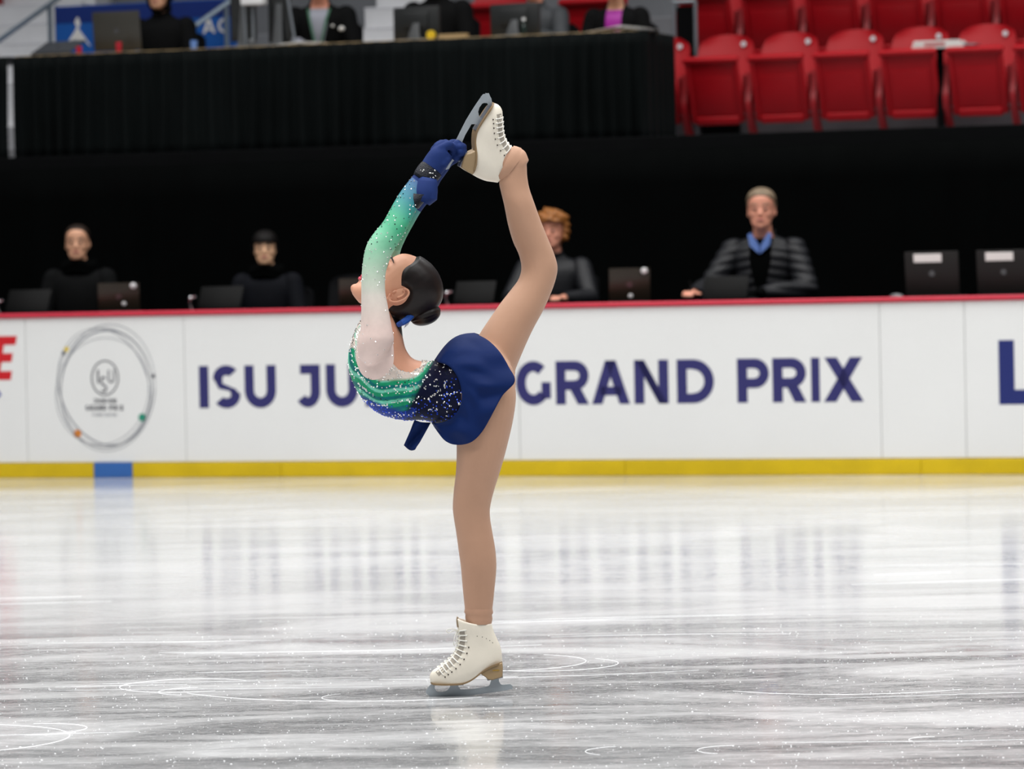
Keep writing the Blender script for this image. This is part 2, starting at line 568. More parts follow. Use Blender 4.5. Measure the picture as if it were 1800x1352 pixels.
# ---- letters, drawn as strokes in a box w x 1
def _arc(cx, cz, rx, rz, a0, a1, t, n=22):
    out = []
    for i in range(n):
        q = []
        for a in (a0 + (a1 - a0) * i / n, a0 + (a1 - a0) * (i + 1) / n):
            a = math.radians(a)
            q.append(((cx + rx * math.cos(a), cz + rz * math.sin(a)), (cx + (rx - t) * math.cos(a), cz + (rz - t) * math.sin(a))))
        out.append([q[0][0], q[1][0], q[1][1], q[0][1]])
    return out
def _rc(x0, z0, x1, z1):
    return [[(x0, z0), (x1, z0), (x1, z1), (x0, z1)]]
def glyph(ch, w, t):
    if ch == 'I': return _rc(0, 0, w, 1)
    if ch == 'L': return _rc(0, 0, t, 1) + _rc(t, 0, w, t * .92)
    if ch == 'E': return _rc(0, 0, t, 1) + _rc(t, 0, w, t * .9) + _rc(t, .41, w * .92, .41 + t * .9) + _rc(t, 1 - t * .9, w, 1)
    if ch == 'F': return _rc(0, 0, t, 1) + _rc(t, .41, w * .92, .41 + t * .9) + _rc(t, 1 - t * .9, w, 1)
    if ch == 'T': return _rc(w / 2 - t / 2, 0, w / 2 + t / 2, 1 - t) + _rc(0, 1 - t, w, 1)
    if ch == 'K': return _rc(0, 0, t, 1) + [[(t, .3), (t, .58), (w - t * 1.2, 1), (w, 1)], [(t * 1.1, .55), (t * 1.9, .72), (w, 0), (w - t * 1.25, 0)]]
    if ch == 'U':
        r = w / 2; rz = min(.42, w / 2)
        return _rc(0, rz, t, 1) + _rc(w - t, rz, w, 1) + _arc(r, rz + 0.0, r, rz + .01, 180, 360, t)
    if ch == 'J':
        rx = w * .55; rz = .36
        return _rc(w - t, rz, w, 1) + _rc(w * .12, 1 - t * .92, w - t, 1) + _arc(w - rx, rz, rx, rz + .01, 215, 360, t)
    if ch == 'N': return _rc(0, 0, t, 1) + _rc(w - t, 0, w, 1) + [[(t, 1), (t * .15, 1), (w - t, 0), (w - t * .15, 0)], [(t, .62), (t, 1), (w - t, .38), (w - t, 0)]]
    if ch == 'M': return _rc(0, 0, t, 1) + _rc(w - t, 0, w, 1) + [[(0, 1), (t, 1), (w / 2 + t / 2, .3), (w / 2 - t / 2, .3)], [(w, 1), (w - t, 1), (w / 2 - t / 2, .3), (w / 2 + t / 2, .3)]]
    if ch == 'A':
        h = t * 1.06
        return [[(0, 0), (h, 0), (w / 2 + h / 2, 1), (w / 2 - h / 2, 1)], [(w, 0), (w - h, 0), (w / 2 - h / 2, 1), (w / 2 + h / 2, 1)]] + _rc(w * .22, .2, w * .78, .2 + t * .85)
    if ch == 'X':
        h = t * 1.2
        return [[(0, 0), (h, 0), (w - t * .1, 1), (w - h - t * .1, 1)], [(w, 0), (w - h, 0), (t * .1, 1), (h + t * .1, 1)]]
    if ch == 'O': return _arc(w / 2, .5, w / 2, .51, 0, 360, t, 40)
    if ch == 'D':
        rx = min(w * .62, .5)
        return _rc(0, 0, t, 1) + _rc(t, 0, w - rx, t * .92) + _rc(t, 1 - t * .92, w - rx, 1) + _arc(w - rx, .5, rx, .5, -90, 90, t * .96)
    if ch == 'G':
        return _arc(w / 2, .5, w / 2, .51, 48, 318, t, 36) + _rc(w - t * .95, .14, w, .52)
    if ch == 'C':
        return _arc(w / 2, .5, w / 2, .51, 45, 315, t, 36)
    if ch in 'PR':
        rz = .335
        g = _rc(0, 0, t, 1) + _rc(t, 1 - t * .92, w - rz, 1) + _rc(t, 1 - 2 * rz, w - rz, 1 - 2 * rz + t * .92) + _arc(w - rz, 1 - rz, rz, rz, -90, 90, t * .95)
        if ch == 'R':
            g += [[(w * .42, .36), (w * .42 + t * 1.15, .36), (w, 0), (w - t * 1.15, 0)]]
        return g
    if ch == 'S':
        r1, r2 = .285, .305
        return (_arc(w * .5, 1 - r1, w * .48, r1 + .01, 38, 190, t, 20) + _arc(w * .5, r2, w * .5, r2 + .01, -142, 10, t, 20)
                + [[(w * .02, 1 - r1), (w * .02 + t, 1 - r1), (w * .36, .545), (w * .22, .455)], [(w * .22, .455), (w * .36, .58), (w * .80, .45), (w * .62, .40)],
                   [(w * .80, .47), (w * .62, .41), (w - t, r2), (w, r2)]])
    return _rc(0, 0, w, 1)
def glyph_mesh(ch, wd, ht, stroke, y0=-0.0015, y1=0.0, slant=0.0):
    """letter of width wd and height ht (metres), stroke in metres; lies in the x-z plane"""
    V, F = [], []
    for poly in glyph(ch, wd / ht, stroke / ht):
        n = len(V)
        k = len(poly)
        P = [((p[0] + slant * p[1]) * ht, p[1] * ht) for p in poly]
        V += [(p[0], y0, p[1]) for p in P] + [(p[0], y1, p[1]) for p in P]
        F.append(tuple(range(n, n + k)))
        F.append(tuple(range(n + 2 * k - 1, n + k - 1, -1)))
        for i in range(k):
            j = (i + 1) % k
            F.append((n + i, n + k + i, n + k + j, n + j))
    return np.array(V, float), F

# ---- rink boards
H_KICK0, H_TOP = 0.0, 1.04
z_kick = pix(900, 809, 0)[1]
boards = empty('wall_boards', B(0, 0, 0), YAW)
tag(boards, 'white rink boards with red cap rail and yellow kick strip', 'rink boards', kind='structure')
seams = [-12.0] + [pu(x, 0, 670) for x in (-300, 46, 325, 912, 1548, 1697, 2000)] + [12.0]
panels = []
for i in range(len(seams) - 1):
    a, b_ = seams[i] + 0.0015, seams[i + 1] - 0.0015
    p = obj('panel', box(((a + b_) / 2, 0.02, (z_kick + H_TOP - .03) / 2), (b_ - a, 0.04, H_TOP - .03 - z_kick), 0.002, 1), M_boardwhite, boards, smooth=False)
    panels.append(p)
ks = [-12.0] + [pu(x, 0, 820) for x in (166, 234, 495, 1100, 1620)] + [12.0]
for i in range(len(ks) - 1):
    a, b_ = ks[i] + .0008, ks[i + 1] - .0008
    obj('kick_strip', box(((a + b_) / 2, 0.012, z_kick / 2 - .002), (b_ - a, 0.05, z_kick - .004), 0.004, 2), M_kickblue if i == 1 else M_kick, boards, smooth=False)
obj('cap_rail', box((0, 0.035, H_TOP - .013), (24, 0.11, 0.03), 0.012, 3), M_cap, boards)

def letter(panel, ch, x0, x1, zb, zt, m, stroke, slant=0.0):
    u0, u1 = pu(x0, 0, 670), pu(x1, 0, 670)
    o = obj('letter', glyph_mesh(ch, u1 - u0, zt - zb, stroke, slant=slant), m, panel, loc=(u0, 0, zb), smooth=False)
    return o
zt, zb = pix(400, 643, 0)[1], pix(400, 717, 0)[1]
px2m = pu(410, 0, 670) - pu(400, 0, 670)
st = 16.2 * px2m / 10
for ch, a, b_ in (('I', 350, 366.5), ('S', 374, 422), ('U', 430, 485), ('J', 523, 562.5), ('U', 573, 629), ('N', 642, 703), ('I', 716, 732), ('O', 742, 815), ('R', 826, 884)):
    letter(panels[3], ch, a, b_, zb, zt, M_navyprint, st)
for ch, a, b_ in (('G', 907, 968), ('R', 977, 1035), ('A', 1040, 1107), ('N', 1115, 1175), ('D', 1190, 1255), ('P', 1296, 1352), ('R', 1358, 1417), ('I', 1426, 1441), ('X', 1448, 1518)):
    letter(panels[3 if ch == 'G' and a < 910 else 4], ch, a, b_, zb, zt, M_navyprint, st)
letter(panels[6], 'L', 1756, 1832, pix(1770, 711, 0)[1], pix(1770, 598, 0)[1], M_blueprint, 24 * px2m / 10)
# sponsor lettering on the first panel, slanted
letter(panels[1], 'E', -17, 19, pix(10, 668, 0)[1], pix(10, 591, 0)[1], M_redprint, 16 * px2m / 10, slant=0.18)
letter(panels[1], 'C', -62, -2, pix(10, 783, 0)[1], pix(10, 680, 0)[1], M_kickblue if False else mat('print_bright_blue', srgb(12, 40, 150), .5, var=.02), 20 * px2m / 10, slant=0.16)

# round emblem with drawn loops and small lettering
lp = panels[2]
def pz(px, py):
    u, z = pix(px, py, 0); return np.array([u, -0.0012, z])
def ring(name, cx, cy, rx, ry, th, m, tilt=0.0, a0=0, a1=360, wob=0.0, ph=0.0, var=0.0):
    V, F = [], []
    n = 96
    for i in range(n + 1):
        t = math.radians(a0 + (a1 - a0) * i / n)
        k = 1 + wob * math.sin(2 * t + ph)
        h = th * (1 + var * math.sin(t * 1.5 + ph * 2))
        for s in (-.5, .5):
            x, y = (rx * k + s * h) * math.cos(t), (ry * k + s * h) * math.sin(t)
            V.append(pz(cx + x * math.cos(tilt) - y * math.sin(tilt), cy + x * math.sin(tilt) + y * math.cos(tilt)))
    for i in range(n):
        F.append((2 * i, 2 * i + 1, 2 * i + 3, 2 * i + 2))
    V = np.array(V)
    V2 = V.copy(); V2[:, 1] = 0
    nV = len(V)
    F2 = F + [tuple(i + nV for i in reversed(f)) for f in F]
    return obj(name, (np.vstack([V, V2]), F2), m, lp, smooth=False)
ring('loop', 187, 684, 79, 104, 2.2, M_greyprint, 0.12, wob=.02, ph=.5, var=.5)
ring('loop', 184, 682, 82, 107, 1.2, M_greyprint, -0.10, wob=.025, ph=2.1)
ring('loop', 190, 682, 84, 110, 1.3, M_greyprint, 0.02, wob=.02, ph=3.9, var=.3)
ring('loop', 180, 688, 78, 98, 1.1, M_greyprint, 0.32, wob=.04, ph=1.2)
ring('loop', 183, 680, 80, 102, 1.8, M_greyprint, -0.26, wob=.03, ph=5.2, var=.5)
ring('circle', 184.5, 664.5, 23, 30, 2.4, M_darkprint)
for cx, cy, r, m in ((117, 614, 4.2, M_yellowprint), (112, 621, 3.4, M_darkprint), (270, 661, 3.2, M_darkprint), (250, 734, 6.6, M_greenprint), (136.5, 762.5, 6.6, M_orangeprint)):
    ring('dot', cx, cy, r / 2, r * .56, r, m)
def small_text(txt, cx, ytop, ybot, wpx, m, th):
    n = sum(.5 if c in ' I' else 1 for c in txt)
    step = wpx / n
    x = cx - wpx / 2
    for c in txt:
        k = .5 if c in ' I' else 1
        if c != ' ':
            u0, z0 = pix(x + step * .12, ybot, 0)
            u1, z1 = pix(x + step * (k - .12), ytop, 0)
            wd = u1 - u0
            if c == 'I': u0 += wd * .25; wd *= .5
            obj('letter', glyph_mesh(c, wd, z1 - z0, th * px2m / 10), m, lp, loc=(u0, 0, z0), smooth=False)
        x += step * k
small_text('JUNIOR', 184.5, 701, 709, 42, M_darkprint, 1.9)
small_text('GRAND PRIX', 184, 712.5, 721.5, 68, M_darkprint, 2.0)
small_text('FIGURE SKATING', 184, 727, 731.5, 44, M_greyprint, 0.9)
for ch, a, b_, y0, y1, th in (('I', 171, 173.6, 650, 674, 3), ('S', 176.5, 187.5, 662, 690, 3.0), ('U', 190, 201, 650, 673, 2.4)):
    u0, z0 = pix(a, y1, 0); u1, z1 = pix(b_, y0, 0)
    obj('letter', glyph_mesh(ch, u1 - u0, z1 - z0, th * px2m / 10), M_darkprint, lp, loc=(u0, 0, z0), smooth=False)

# ---- behind the boards
FLOOR_O = 0.30
plat = obj('floor_platform', box((0, 1.15, FLOOR_O / 2), (24, 2.1, FLOOR_O), 0.01, 1), M_plat, loc=B(0, 0, 0), rotz=YAW, smooth=False)
tag(plat, 'black platform floor behind the rink boards', 'platform', kind='structure')
FLOOR_S = 2.08
def drape(u0, u1, w, z0, z1, amp, pitch, seed):
    rr = random.Random(seed)
    n = int((u1 - u0) / 0.012)
    V, F = [], []
    ph = 0
    prof = []
    for i in range(n + 1):
        u = u0 + (u1 - u0) * i / n
        ph += 2 * math.pi * ((u1 - u0) / n) / (pitch * (1 + 0.25 * math.sin(u * 3.1 + seed) + .12 * math.sin(u * 7.7)))
        prof.append((u, math.sin(ph) + .35 * math.sin(2 * ph + .6)))
    rows = 8
    for k in range(rows + 1):
        t = k / rows
        for u, s in prof:
            V.append((u + 0.012 * math.sin(u * 9 + t * 2.5) * t, w + amp * s * (0.55 + .45 * t), z1 + (z0 - z1) * t))
    m_ = n + 1
    for k in range(rows):
        for i in range(n):
            a = k * m_ + i
            F.append((a, a + m_, a + m_ + 1, a + 1))
    return np.array(V), F
wb = obj('wall_back', drape(-11, 11, 2.15, FLOOR_O, FLOOR_S - .06, 0.012, .35, 3), M_black, loc=B(0, 0, 0), rotz=YAW)
thick(wb, 0.01)
tag(wb, 'plain black drape wall behind the seated officials', 'wall', kind='structure')
fl = empty('floor_stands', B(0, 0, 0), YAW)
tag(fl, 'grey concrete terraces carrying the red seats', 'terrace', kind='structure')
obj('slab', box((0, 3.2, FLOOR_S - .05), (22, 1.98, .1), .008, 1), M_concrete, fl, smooth=False)
obj('fascia', box((0, 2.19, FLOOR_S - .02), (22, .03, .10), .006, 1), M_plat, fl, smooth=False)
TER = 4.19
for k in range(1, 6):
    z = FLOOR_S + .50 * k
    w0 = TER + .85 * (k - 1)
    obj('terrace', box((0, w0 + .425, z - .27), (22, .85, .54), .008, 1), M_concrete, fl, smooth=False)
# aisle stairs
def stair(u, width, w0, n, rise=.165, run=.24):
    for i in range(n):
        z1 = FLOOR_S + rise * (i + 1)
        obj('step', box((u, w0 + run * i + .5, z1 / 2 + FLOOR_S / 2), (width, 1.0, z1 - FLOOR_S), .006, 1), M_stair, fl, smooth=False)
        obj('nosing', box((u, w0 + run * i + .03, z1 + .002), (width, .07, .012), .003, 1), M_nosing, fl, smooth=False)
for (xa, xb, w0, n) in ((-90, 94, 3.62, 12), (618, 706, 3.62, 12)):
    u0, u1 = pu(xa, 4.8, 50), pu(xb, 4.8, 50)
    stair((u0 + u1) / 2, u1 - u0, w0, n)
# ================================================================== SKATER
SY = 11.58                                    # distance of the skater's plane
PXM = FPX / SY
def S(px, py, dy=0.0):
    p = at_Y(px, py, SY)
    return np.array([p[0], SY + dy, p[2]])
_o0, _ox, _oy = S(800, 800), S(900, 800), S(800, 900)
def to_px(V):
    """world -> photograph coordinates of the skater's own plane"""
    ex, ez = (_ox - _o0) / 100, (_oy - _o0) / 100
    A = np.array([[ex[0], ez[0]], [ex[2], ez[2]]])
    q = np.linalg.inv(A) @ np.c_[V[:, 0] - _o0[0], V[:, 2] - _o0[2]].T
    return q[0] + 800, q[1] + 800
ROOT = np.array([*S(820, 1224)[:2], 0.0])

M_skin = mat('skin_skater', srgb(214, 156, 128), 0.5, spec=0.35, var=0.03, vscale=30)
M_tights = mat('tights_tan', srgb(190, 148, 122), 0.6, spec=0.3, var=0.02, vscale=25, sheen=0.1)
M_sleeve = mat('sleeve_mesh', (1, 1, 1), 0.55, spec=0.35, attr='dye', var=0.03, vscale=60)
M_bodice = mat('bodice_fabric', (1, 1, 1), 0.55, spec=0.10, attr='dye', var=0.14, vscale=60, bump=0.10, bscale=90)
M_glove = mat('glove_navy', srgb(28, 48, 102), 0.75, spec=0.15, var=0.06, vscale=30)
M_cuff = mat('cuff_black_sequin', srgb(10, 15, 28), 0.5, spec=0.25, var=0.3, vscale=140, bump=0.5, bscale=260)
M_skirt = mat('skirt_chiffon', srgb(12, 35, 86), 0.65, spec=0.12, var=0.05, vscale=10, alpha=0.97)
M_gem = mat('rhinestone', (0.95, 0.95, 0.92), 0.12, metal=0.75, spec=1.0)
M_gemblue = mat('rhinestone_blue', srgb(40, 86, 240), 0.15, metal=0.5, spec=1.0)
M_gemdark = mat('rhinestone_dark', srgb(14, 40, 44), 0.15, metal=0.5, spec=1.0)
M_hair = mat('hair_black_brown', srgb(22, 14, 13), 0.42, spec=0.3, var=0.35, vscale=60)
M_ribbon = mat('ribbon_blue', srgb(30, 80, 168), 0.5)
M_lip = mat('lips_red', srgb(206, 60, 84), 0.4)
M_lash = mat('lash_black', srgb(26, 20, 22), 0.6)
M_lid = mat('eyelid_shimmer', srgb(232, 196, 182), 0.35, metal=0.1)
M_boot = mat('boot_leather', srgb(238, 230, 214), 0.42, spec=0.45, var=0.03, vscale=14, bump=0.04, bscale=80)
M_sole = mat('sole_brown', srgb(136, 112, 80), 0.45, var=0.06)
M_heel = mat('heel_tan', srgb(156, 132, 98), 0.42, var=0.06)
M_steel = mat('blade_steel', srgb(172, 180, 186), 0.35, metal=0.45, spec=0.6, var=0.05, vscale=30)
M_plate = mat('plate_steel', srgb(150, 152, 160), 0.3, metal=0.8, var=0.05, vscale=30)
M_lace = mat('lace_white', srgb(232, 230, 222), 0.7)
M_eyelet = mat('eyelet_dark', srgb(70, 62, 56), 0.4, metal=0.5)
M_gold = mat('heel_gold', srgb(220, 180, 40), 0.35, metal=0.5)
M_throat = mat('tongue_shaded_leather', srgb(158, 150, 138), 0.7, var=.05)  # darker than the boot: shade between the laces put into the colour
M_lining = mat('boot_lining', srgb(150, 132, 108), 0.8)

def sec(a, b, hw, dy):
    return (S(a[0], a[1], dy), S(b[0], b[1], dy), np.array([0, hw, 0]))
stand_leg = [sec(a, b, h, d) for a, b, h, d in (
    ((812, 655), (896, 650), .075, -.065), ((805, 705), (906, 688), .088, -.07), ((803, 748), (902, 732), .085, -.07), ((804, 785), (890, 785), .076, -.066),
    ((803, 825), (879, 825), .065, -.06), ((799, 860), (868, 860), .056, -.052), ((797, 890), (861, 890), .05, -.047), ((799, 910), (861, 910), .048, -.044),
    ((803, 935), (865, 935), .049, -.04), ((807, 965), (870, 965), .051, -.035), ((811, 995), (872, 995), .050, -.03), ((814, 1030), (869, 1030), .043, -.024),
    ((817, 1060), (866, 1060), .037, -.02), ((819, 1080), (863, 1080), .034, -.017), ((822, 1096), (858, 1096), .029, -.015), ((832, 1125), (861, 1125), .025, -.013), ((838, 1150), (866, 1150), .022, -.012))]
free_leg = [sec(a, b, h, d) for a, b, h, d in (
    ((815, 650), (895, 690), .075, .075), ((830, 612), (905, 652), .085, .08), ((846, 584), (917, 622), .08, .085), ((862, 560), (935, 582), .073, .09),
    ((880, 534), (955, 545), .066, .095), ((898, 511), (968, 516), .06, .1), ((912, 492), (977, 490), .054, .1), ((917.5, 471), (980, 469), .052, .1),
    ((913, 447), (974, 446), .05, .096), ((903, 425), (965, 424), .051, .09), ((894, 395), (951, 390), .05, .078), ((887, 360), (939, 357), .045, .064),
    ((881, 335), (930, 331), .038, .06), ((878, 318), (926, 308), .035, .057), ((884, 300), (925, 288), .033, .055), ((892, 284), (920, 272), .026, .054))]
free_ankle = [sec(a, b, h, d) for a, b, h, d in (
    ((908, 306), (929, 281), .028, .055), ((895, 311), (921, 264), .034, .055), ((881, 311), (903, 258), .033, .054), ((872, 294), (886, 258), .022, .05))]
torso = [sec(a, b, h, 0.0) for a, b, h in (
    ((898, 640), (822, 745), .11), ((872, 612), (800, 757), .145), ((838, 598), (775, 748), .148), ((800, 610), (760, 741), .128), ((768, 634), (740, 737), .108),
    ((742, 635), (706, 737), .106), ((724, 629), (668, 726), .122), ((713, 613), (637, 699), .134), ((709, 597), (616, 657), .14), ((706, 584), (614, 618), .135), ((703, 572), (627, 578), .10),
    ((702, 560), (638, 556), .06), ((700, 548), (642, 542), .05), ((700, 530), (650, 522), .048))]
arm_near = [sec(a, b, h, d) for a, b, h, d in (
    ((646, 640), (668, 634), .03, -.12), ((634, 624), (684, 616), .048, -.14), ((634, 602), (694, 597), .05, -.16), ((639, 575), (691, 577), .043, -.166), ((640, 540), (684, 539), .037, -.166), ((640, 508), (679, 511), .035, -.162),
    ((641, 476), (680, 479), .034, -.157), ((646, 441), (690, 449), .035, -.15), ((654, 422), (701, 430), .034, -.145), ((664, 408), (710, 415), .034, -.135),
    ((678, 390), (720, 396), .032, -.12), ((690, 367), (728, 378), .030, -.1), ((706, 339), (741, 353), .027, -.075), ((723, 316), (753, 333), .024, -.05),
    ((737, 299), (762, 317), .022, -.032), ((746, 281), (777, 304), .028, -.016), ((760, 262), (788, 288), .035, -.006), ((772, 256), (793, 275), .034, 0.0))]
arm_far = [sec(a, b, h, d) for a, b, h, d in (
    ((645, 628), (694, 620), .05, .13), ((650, 605), (695, 600), .046, .155), ((655, 540), (693, 540), .036, .165), ((660, 480), (697, 482), .033, .16),
    ((664, 448), (699, 446), .033, .15), ((672, 420), (709, 420), .033, .135), ((688, 390), (724, 393), .031, .115), ((702, 365), (738, 370), .029, .09),
    ((716, 345), (752, 352), .027, .073), ((732, 325), (764, 335), .025, .064), ((745, 308), (772, 318), .025, .058), ((757, 285), (785, 300), .032, .052), ((773, 264), (797, 282), .033, .046))]
def centers(L):
    return [(s[0] + s[1]) / 2 for s in L], [max(np.linalg.norm(s[0] - s[1]) / 2, .01) for s in L]

# --- head: local frame (x across, y back, z up, face towards -y), origin between the ears
HEAD_ROWS = ((-.104, -.082, -.048, .024), (-.094, -.094, -.030, .039), (-.075, -.098, .0, .053), (-.05, -.094, .045, .062), (-.022, -.092, .074, .068),
             (.005, -.091, .090, .071), (.035, -.093, .098, .075), (.062, -.092, .097, .075), (.086, -.083, .089, .069), (.104, -.062, .072, .056), (.117, -.036, .050, .038), (.125, -.008, .022, .016))
def head_parts(ears=True):
    ss = [(np.array([0, f, z]), np.array([0, b, z]), np.array([h, 0, 0])) for z, f, b, h in HEAD_ROWS]
    P = [loft(ss, 28, 3, 2.25)]
    # nose, brow, cheeks, lips mass, chin
    P.append(loft([(np.array([0, -.093, .022]), np.array([0, -.078, .022]), np.array([.008, 0, 0])), (np.array([0, -.105, .0]), np.array([0, -.08, .0]), np.array([.010, 0, 0])),
                   (np.array([0, -.118, -.020]), np.array([0, -.08, -.022]), np.array([.014, 0, 0])), (np.array([0, -.111, -.031]), np.array([0, -.08, -.033]), np.array([.015, 0, 0]))], 12, 3))
    for s in (-1, 1):
        P.append(capsule((s * .012, -.086, .029), (s * .045, -.073, .029), .010, .008))
        P.append(ellipsoid((s * .04, -.072, -.020), (.022, .018, .020), 10, 8))
        P.append(ellipsoid((s * .031, -.083, .009), (.0155, .012, .012), 10, 8))
    P.append(ellipsoid((0, -.090, -.054), (.026, .015, .016), 12, 8))
    P.append(ellipsoid((0, -.088, -.088), (.02, .016, .014), 12, 8))
    if ears:
        for s in (-1, 1):
            rim = []
            for a in np.linspace(-150, 130, 12):
                a = math.radians(a)
                rim.append((s * (.077 + .006 * (1 + math.cos(a)) / 2), .006 + .017 * math.cos(a) + .006 * math.sin(a), .001 + .029 * math.sin(a)))
            P.append(chain(rim, [.0042] * len(rim), 8))
            P.append(ellipsoid((s * .071, .006, .0), (.006, .013, .024), 10, 8))
            P.append(ellipsoid((s * .077, -.004, -.026), (.006, .008, .009), 8, 6))
    return P
def xform(VF, R, t):
    return np.asarray(VF[0]) @ np.asarray(R).T + np.asarray(t), VF[1]
_fw = np.array([-.60, 0, .80]); _up = np.array([.80, 0, .60]); _across = np.cross(-_fw, _up)   # x = y x z
HEAD_R = np.column_stack([_across, -_fw, _up])
HEAD_C = S(699, 517)
HS = 0.97
def head_pt(x, y, z):
    return HEAD_R @ (np.array([x, y, z]) * HS) + HEAD_C
shapes = [loft(stand_leg), loft(free_leg), loft(free_ankle), loft(torso, 36), loft(arm_near, 22), loft(arm_far, 22)]
shapes += [xform((p[0] * HS, p[1]), HEAD_R, HEAD_C) for p in head_parts(False)]
# seat, shoulders
shapes.append(ellipsoid(S(872, 672, -.055), (.055, .075, .075)))
shapes.append(ellipsoid(S(868, 655, .06), (.06, .075, .07)))
shapes.append(ellipsoid(S(662, 612, -.11), (.045, .05, .045)))
shapes.append(ellipsoid(S(668, 610, .11), (.045, .05, .045)))
shapes.append(loft([sec((648, 628), (700, 612), .12, 0), sec((640, 600), (703, 590), .135, 0), sec((650, 585), (700, 580), .09, 0)], 24))
# feet inside the boots
shapes.append(chain([S(852, 1140, -.012), S(850, 1160, -.012), S(805, 1178, -.012), S(774, 1189, -.012)], [.028, .026, .024, .014]))
shapes.append(chain([S(876, 280, .052), S(862, 268, .046), S(864, 228, .034), S(873, 203, .03)], [.02, .018, .017, .011]))
# fingers close round the blade: near hand
def finger(pts, r):
    return chain([S(*p) for p in pts], [r, r * .96, r * .9, r * .82][:len(pts)], 10)
shapes.append(finger(((776, 262, -.022), (790, 255, -.020), (797, 262, .008), (792, 271, .02)), .0105))
shapes.append(finger(((772, 258, -.004), (783, 252, -.004), (794, 257, .018), (793, 267, .03)), .0105))
shapes.append(finger(((768, 257, .012), (776, 252, .014), (789, 254, .034), (793, 262, .04)), .0100))
shapes.append(finger(((762, 264, .026), (768, 256, .030), (781, 256, .046), (789, 262, .05)), .0090))
shapes.append(finger(((765, 292, -.02), (779, 290, -.03), (786, 282, -.026)), .0105))
# far hand, fingertips showing beyond the blade
shapes.append(finger(((792, 270, .046), (806, 259, .05), (814, 258, .026), (809, 259, .002)), .0105))
shapes.append(finger(((792, 278, .044), (808, 268, .048), (815, 267, .024), (809, 268, .001)), .0105))
shapes.append(finger(((786, 286, .046), (800, 279, .05), (806, 276, .03), (801, 277, .012)), .0100))
shapes.append(finger(((780, 262, .05), (794, 250, .054), (806, 250, .036), (803, 252, .012)), .0095))
shapes.append(finger(((768, 290, .06), (780, 276, .075), (790, 264, .07)), .0105))
BV, BF, BN = remeshed(merge(*shapes), 0.0042, 5, 0.5)
qx, qy = to_px(BV)
d_near = chain_dist(BV, *centers(arm_near))
d_far = chain_dist(BV, *centers(arm_far))
tc_, tr_ = centers(torso)
d_torso = chain_dist(BV, tc_[:10], tr_[:10])
d_arm = np.minimum(d_near, d_far)
skater = obj('person', (BV, BF), M_skin, loc=ROOT, off=ROOT, sharp=None)
tag(skater, 'figure skater in green to navy dress pulling her skate overhead by the blade', 'person')
hands = np.zeros(len(BV))

# tights over both legs
f = np.maximum.reduce([np.minimum(qx - 778, qy - 575), qx - 850, qy - 770]) / PXM
t_v = clip(BV, BF, BN, f, 0.0016)
tights = obj('tights', t_v[:2], M_tights, skater, off=ROOT, sharp=None)
# folded tops of the tights above the standing boot and over the other boot
def cuff_ring(rows, n=36):
    V, F = [], []
    for (a, b, hw, dy) in rows:
        A, Bp = S(*a, dy), S(*b, dy)
        c, e = (A + Bp) / 2, (A - Bp) / 2
        for j in range(n):
            t = 2 * math.pi * j / n
            V.append(c + e * math.cos(t) + np.array([0, hw, 0]) * math.sin(t))
    for i in range(len(rows) - 1):
        for j in range(n):
            k = (j + 1) % n
            F.append((i * n + j, i * n + k, (i + 1) * n + k, (i + 1) * n + j))
    return np.array(V), F
o = obj('ankle_fold', cuff_ring([((818, 1064), (865, 1065), .037, -.018), ((816, 1075), (867, 1076), .039, -.018), ((818, 1079), (865, 1080), .037, -.018), ((818, 1086), (866, 1087), .038, -.017), ((820, 1096), (864, 1096), .036, -.016)]), M_tights, tights, off=ROOT)
o = obj('ankle_fold', cuff_ring([((873, 315), (903, 255), .037, .053), ((876, 318), (908, 256), .041, .054), ((881, 319), (916, 259), .041, .055), ((886, 318), (923, 268), .038, .055)]), M_tights, tights, off=ROOT)

# bodice
back_hole = [(722, 560), (716, 600), (745, 628), (739, 646), (722, 655), (703, 650), (690, 636), (686, 620), (690, 600), (690, 560)]
neck = -(poly_sd(qx, qy, [(560, 400), (800, 400), (800, 560), (722, 560), (700, 592), (672, 600), (640, 566), (600, 560)]))
f = np.minimum.reduce([(812 - qx), (752 - qy), -poly_sd(qx, qy, back_hole), neck, (d_arm - d_torso + .012) * 900, np.where(qy > 545, 50, -50)]) / PXM
b_v = clip(BV, BF, BN, f, 0.0022)
bodice = obj('bodice', b_v[:2], M_bodice, skater, off=ROOT, sharp=None)
def mix(a, b, t):
    t = np.clip(t, 0, 1)[:, None]
    return a * (1 - t) + b * t
def bodice_dye(V):
    x, y = to_px(V)
    r = np.hypot((x - 694) * 0.85, (y - 606) * .92) + 2.5 * np.sin(np.arctan2(y - 606, x - 694) * 7 + V[:, 1] * 25)
    x_ = x
    white, green, mint, teal, blue, navy = [np.array(srgb(*c)) for c in ((214, 200, 190), (26, 150, 106), (120, 208, 182), (14, 108, 112), (18, 48, 132), (8, 14, 42))]
    c = np.tile(white, (len(V), 1))
    c = mix(c, green, (r - 55) / 5 * (y > 612))
    c = mix(c, mint, np.clip((np.sin(r * 0.36) - .55) / .2, 0, 1) * (r > 58) * (r < 98))
    c = mix(c, teal, np.clip((np.sin(r * 0.36 + 2.2) - .5) / .2, 0, 1) * (r > 62) * (y > 612))
    c = mix(c, blue, (r - 98 + 8 * np.sin(x * .05)) / 6)
    c = mix(c, navy, (r - 112) / 8)
    c = mix(c, navy, (x - 744 + (y - 655) * .5) / 10)
    c = mix(c, blue, np.clip((np.sin(x * .11 + y * .17) - .35) / .3, 0, 1) * (r > 108) * (x < 735) * .8)
    return c
color_attr(bodice, 'dye', bodice_dye(b_v[0]))

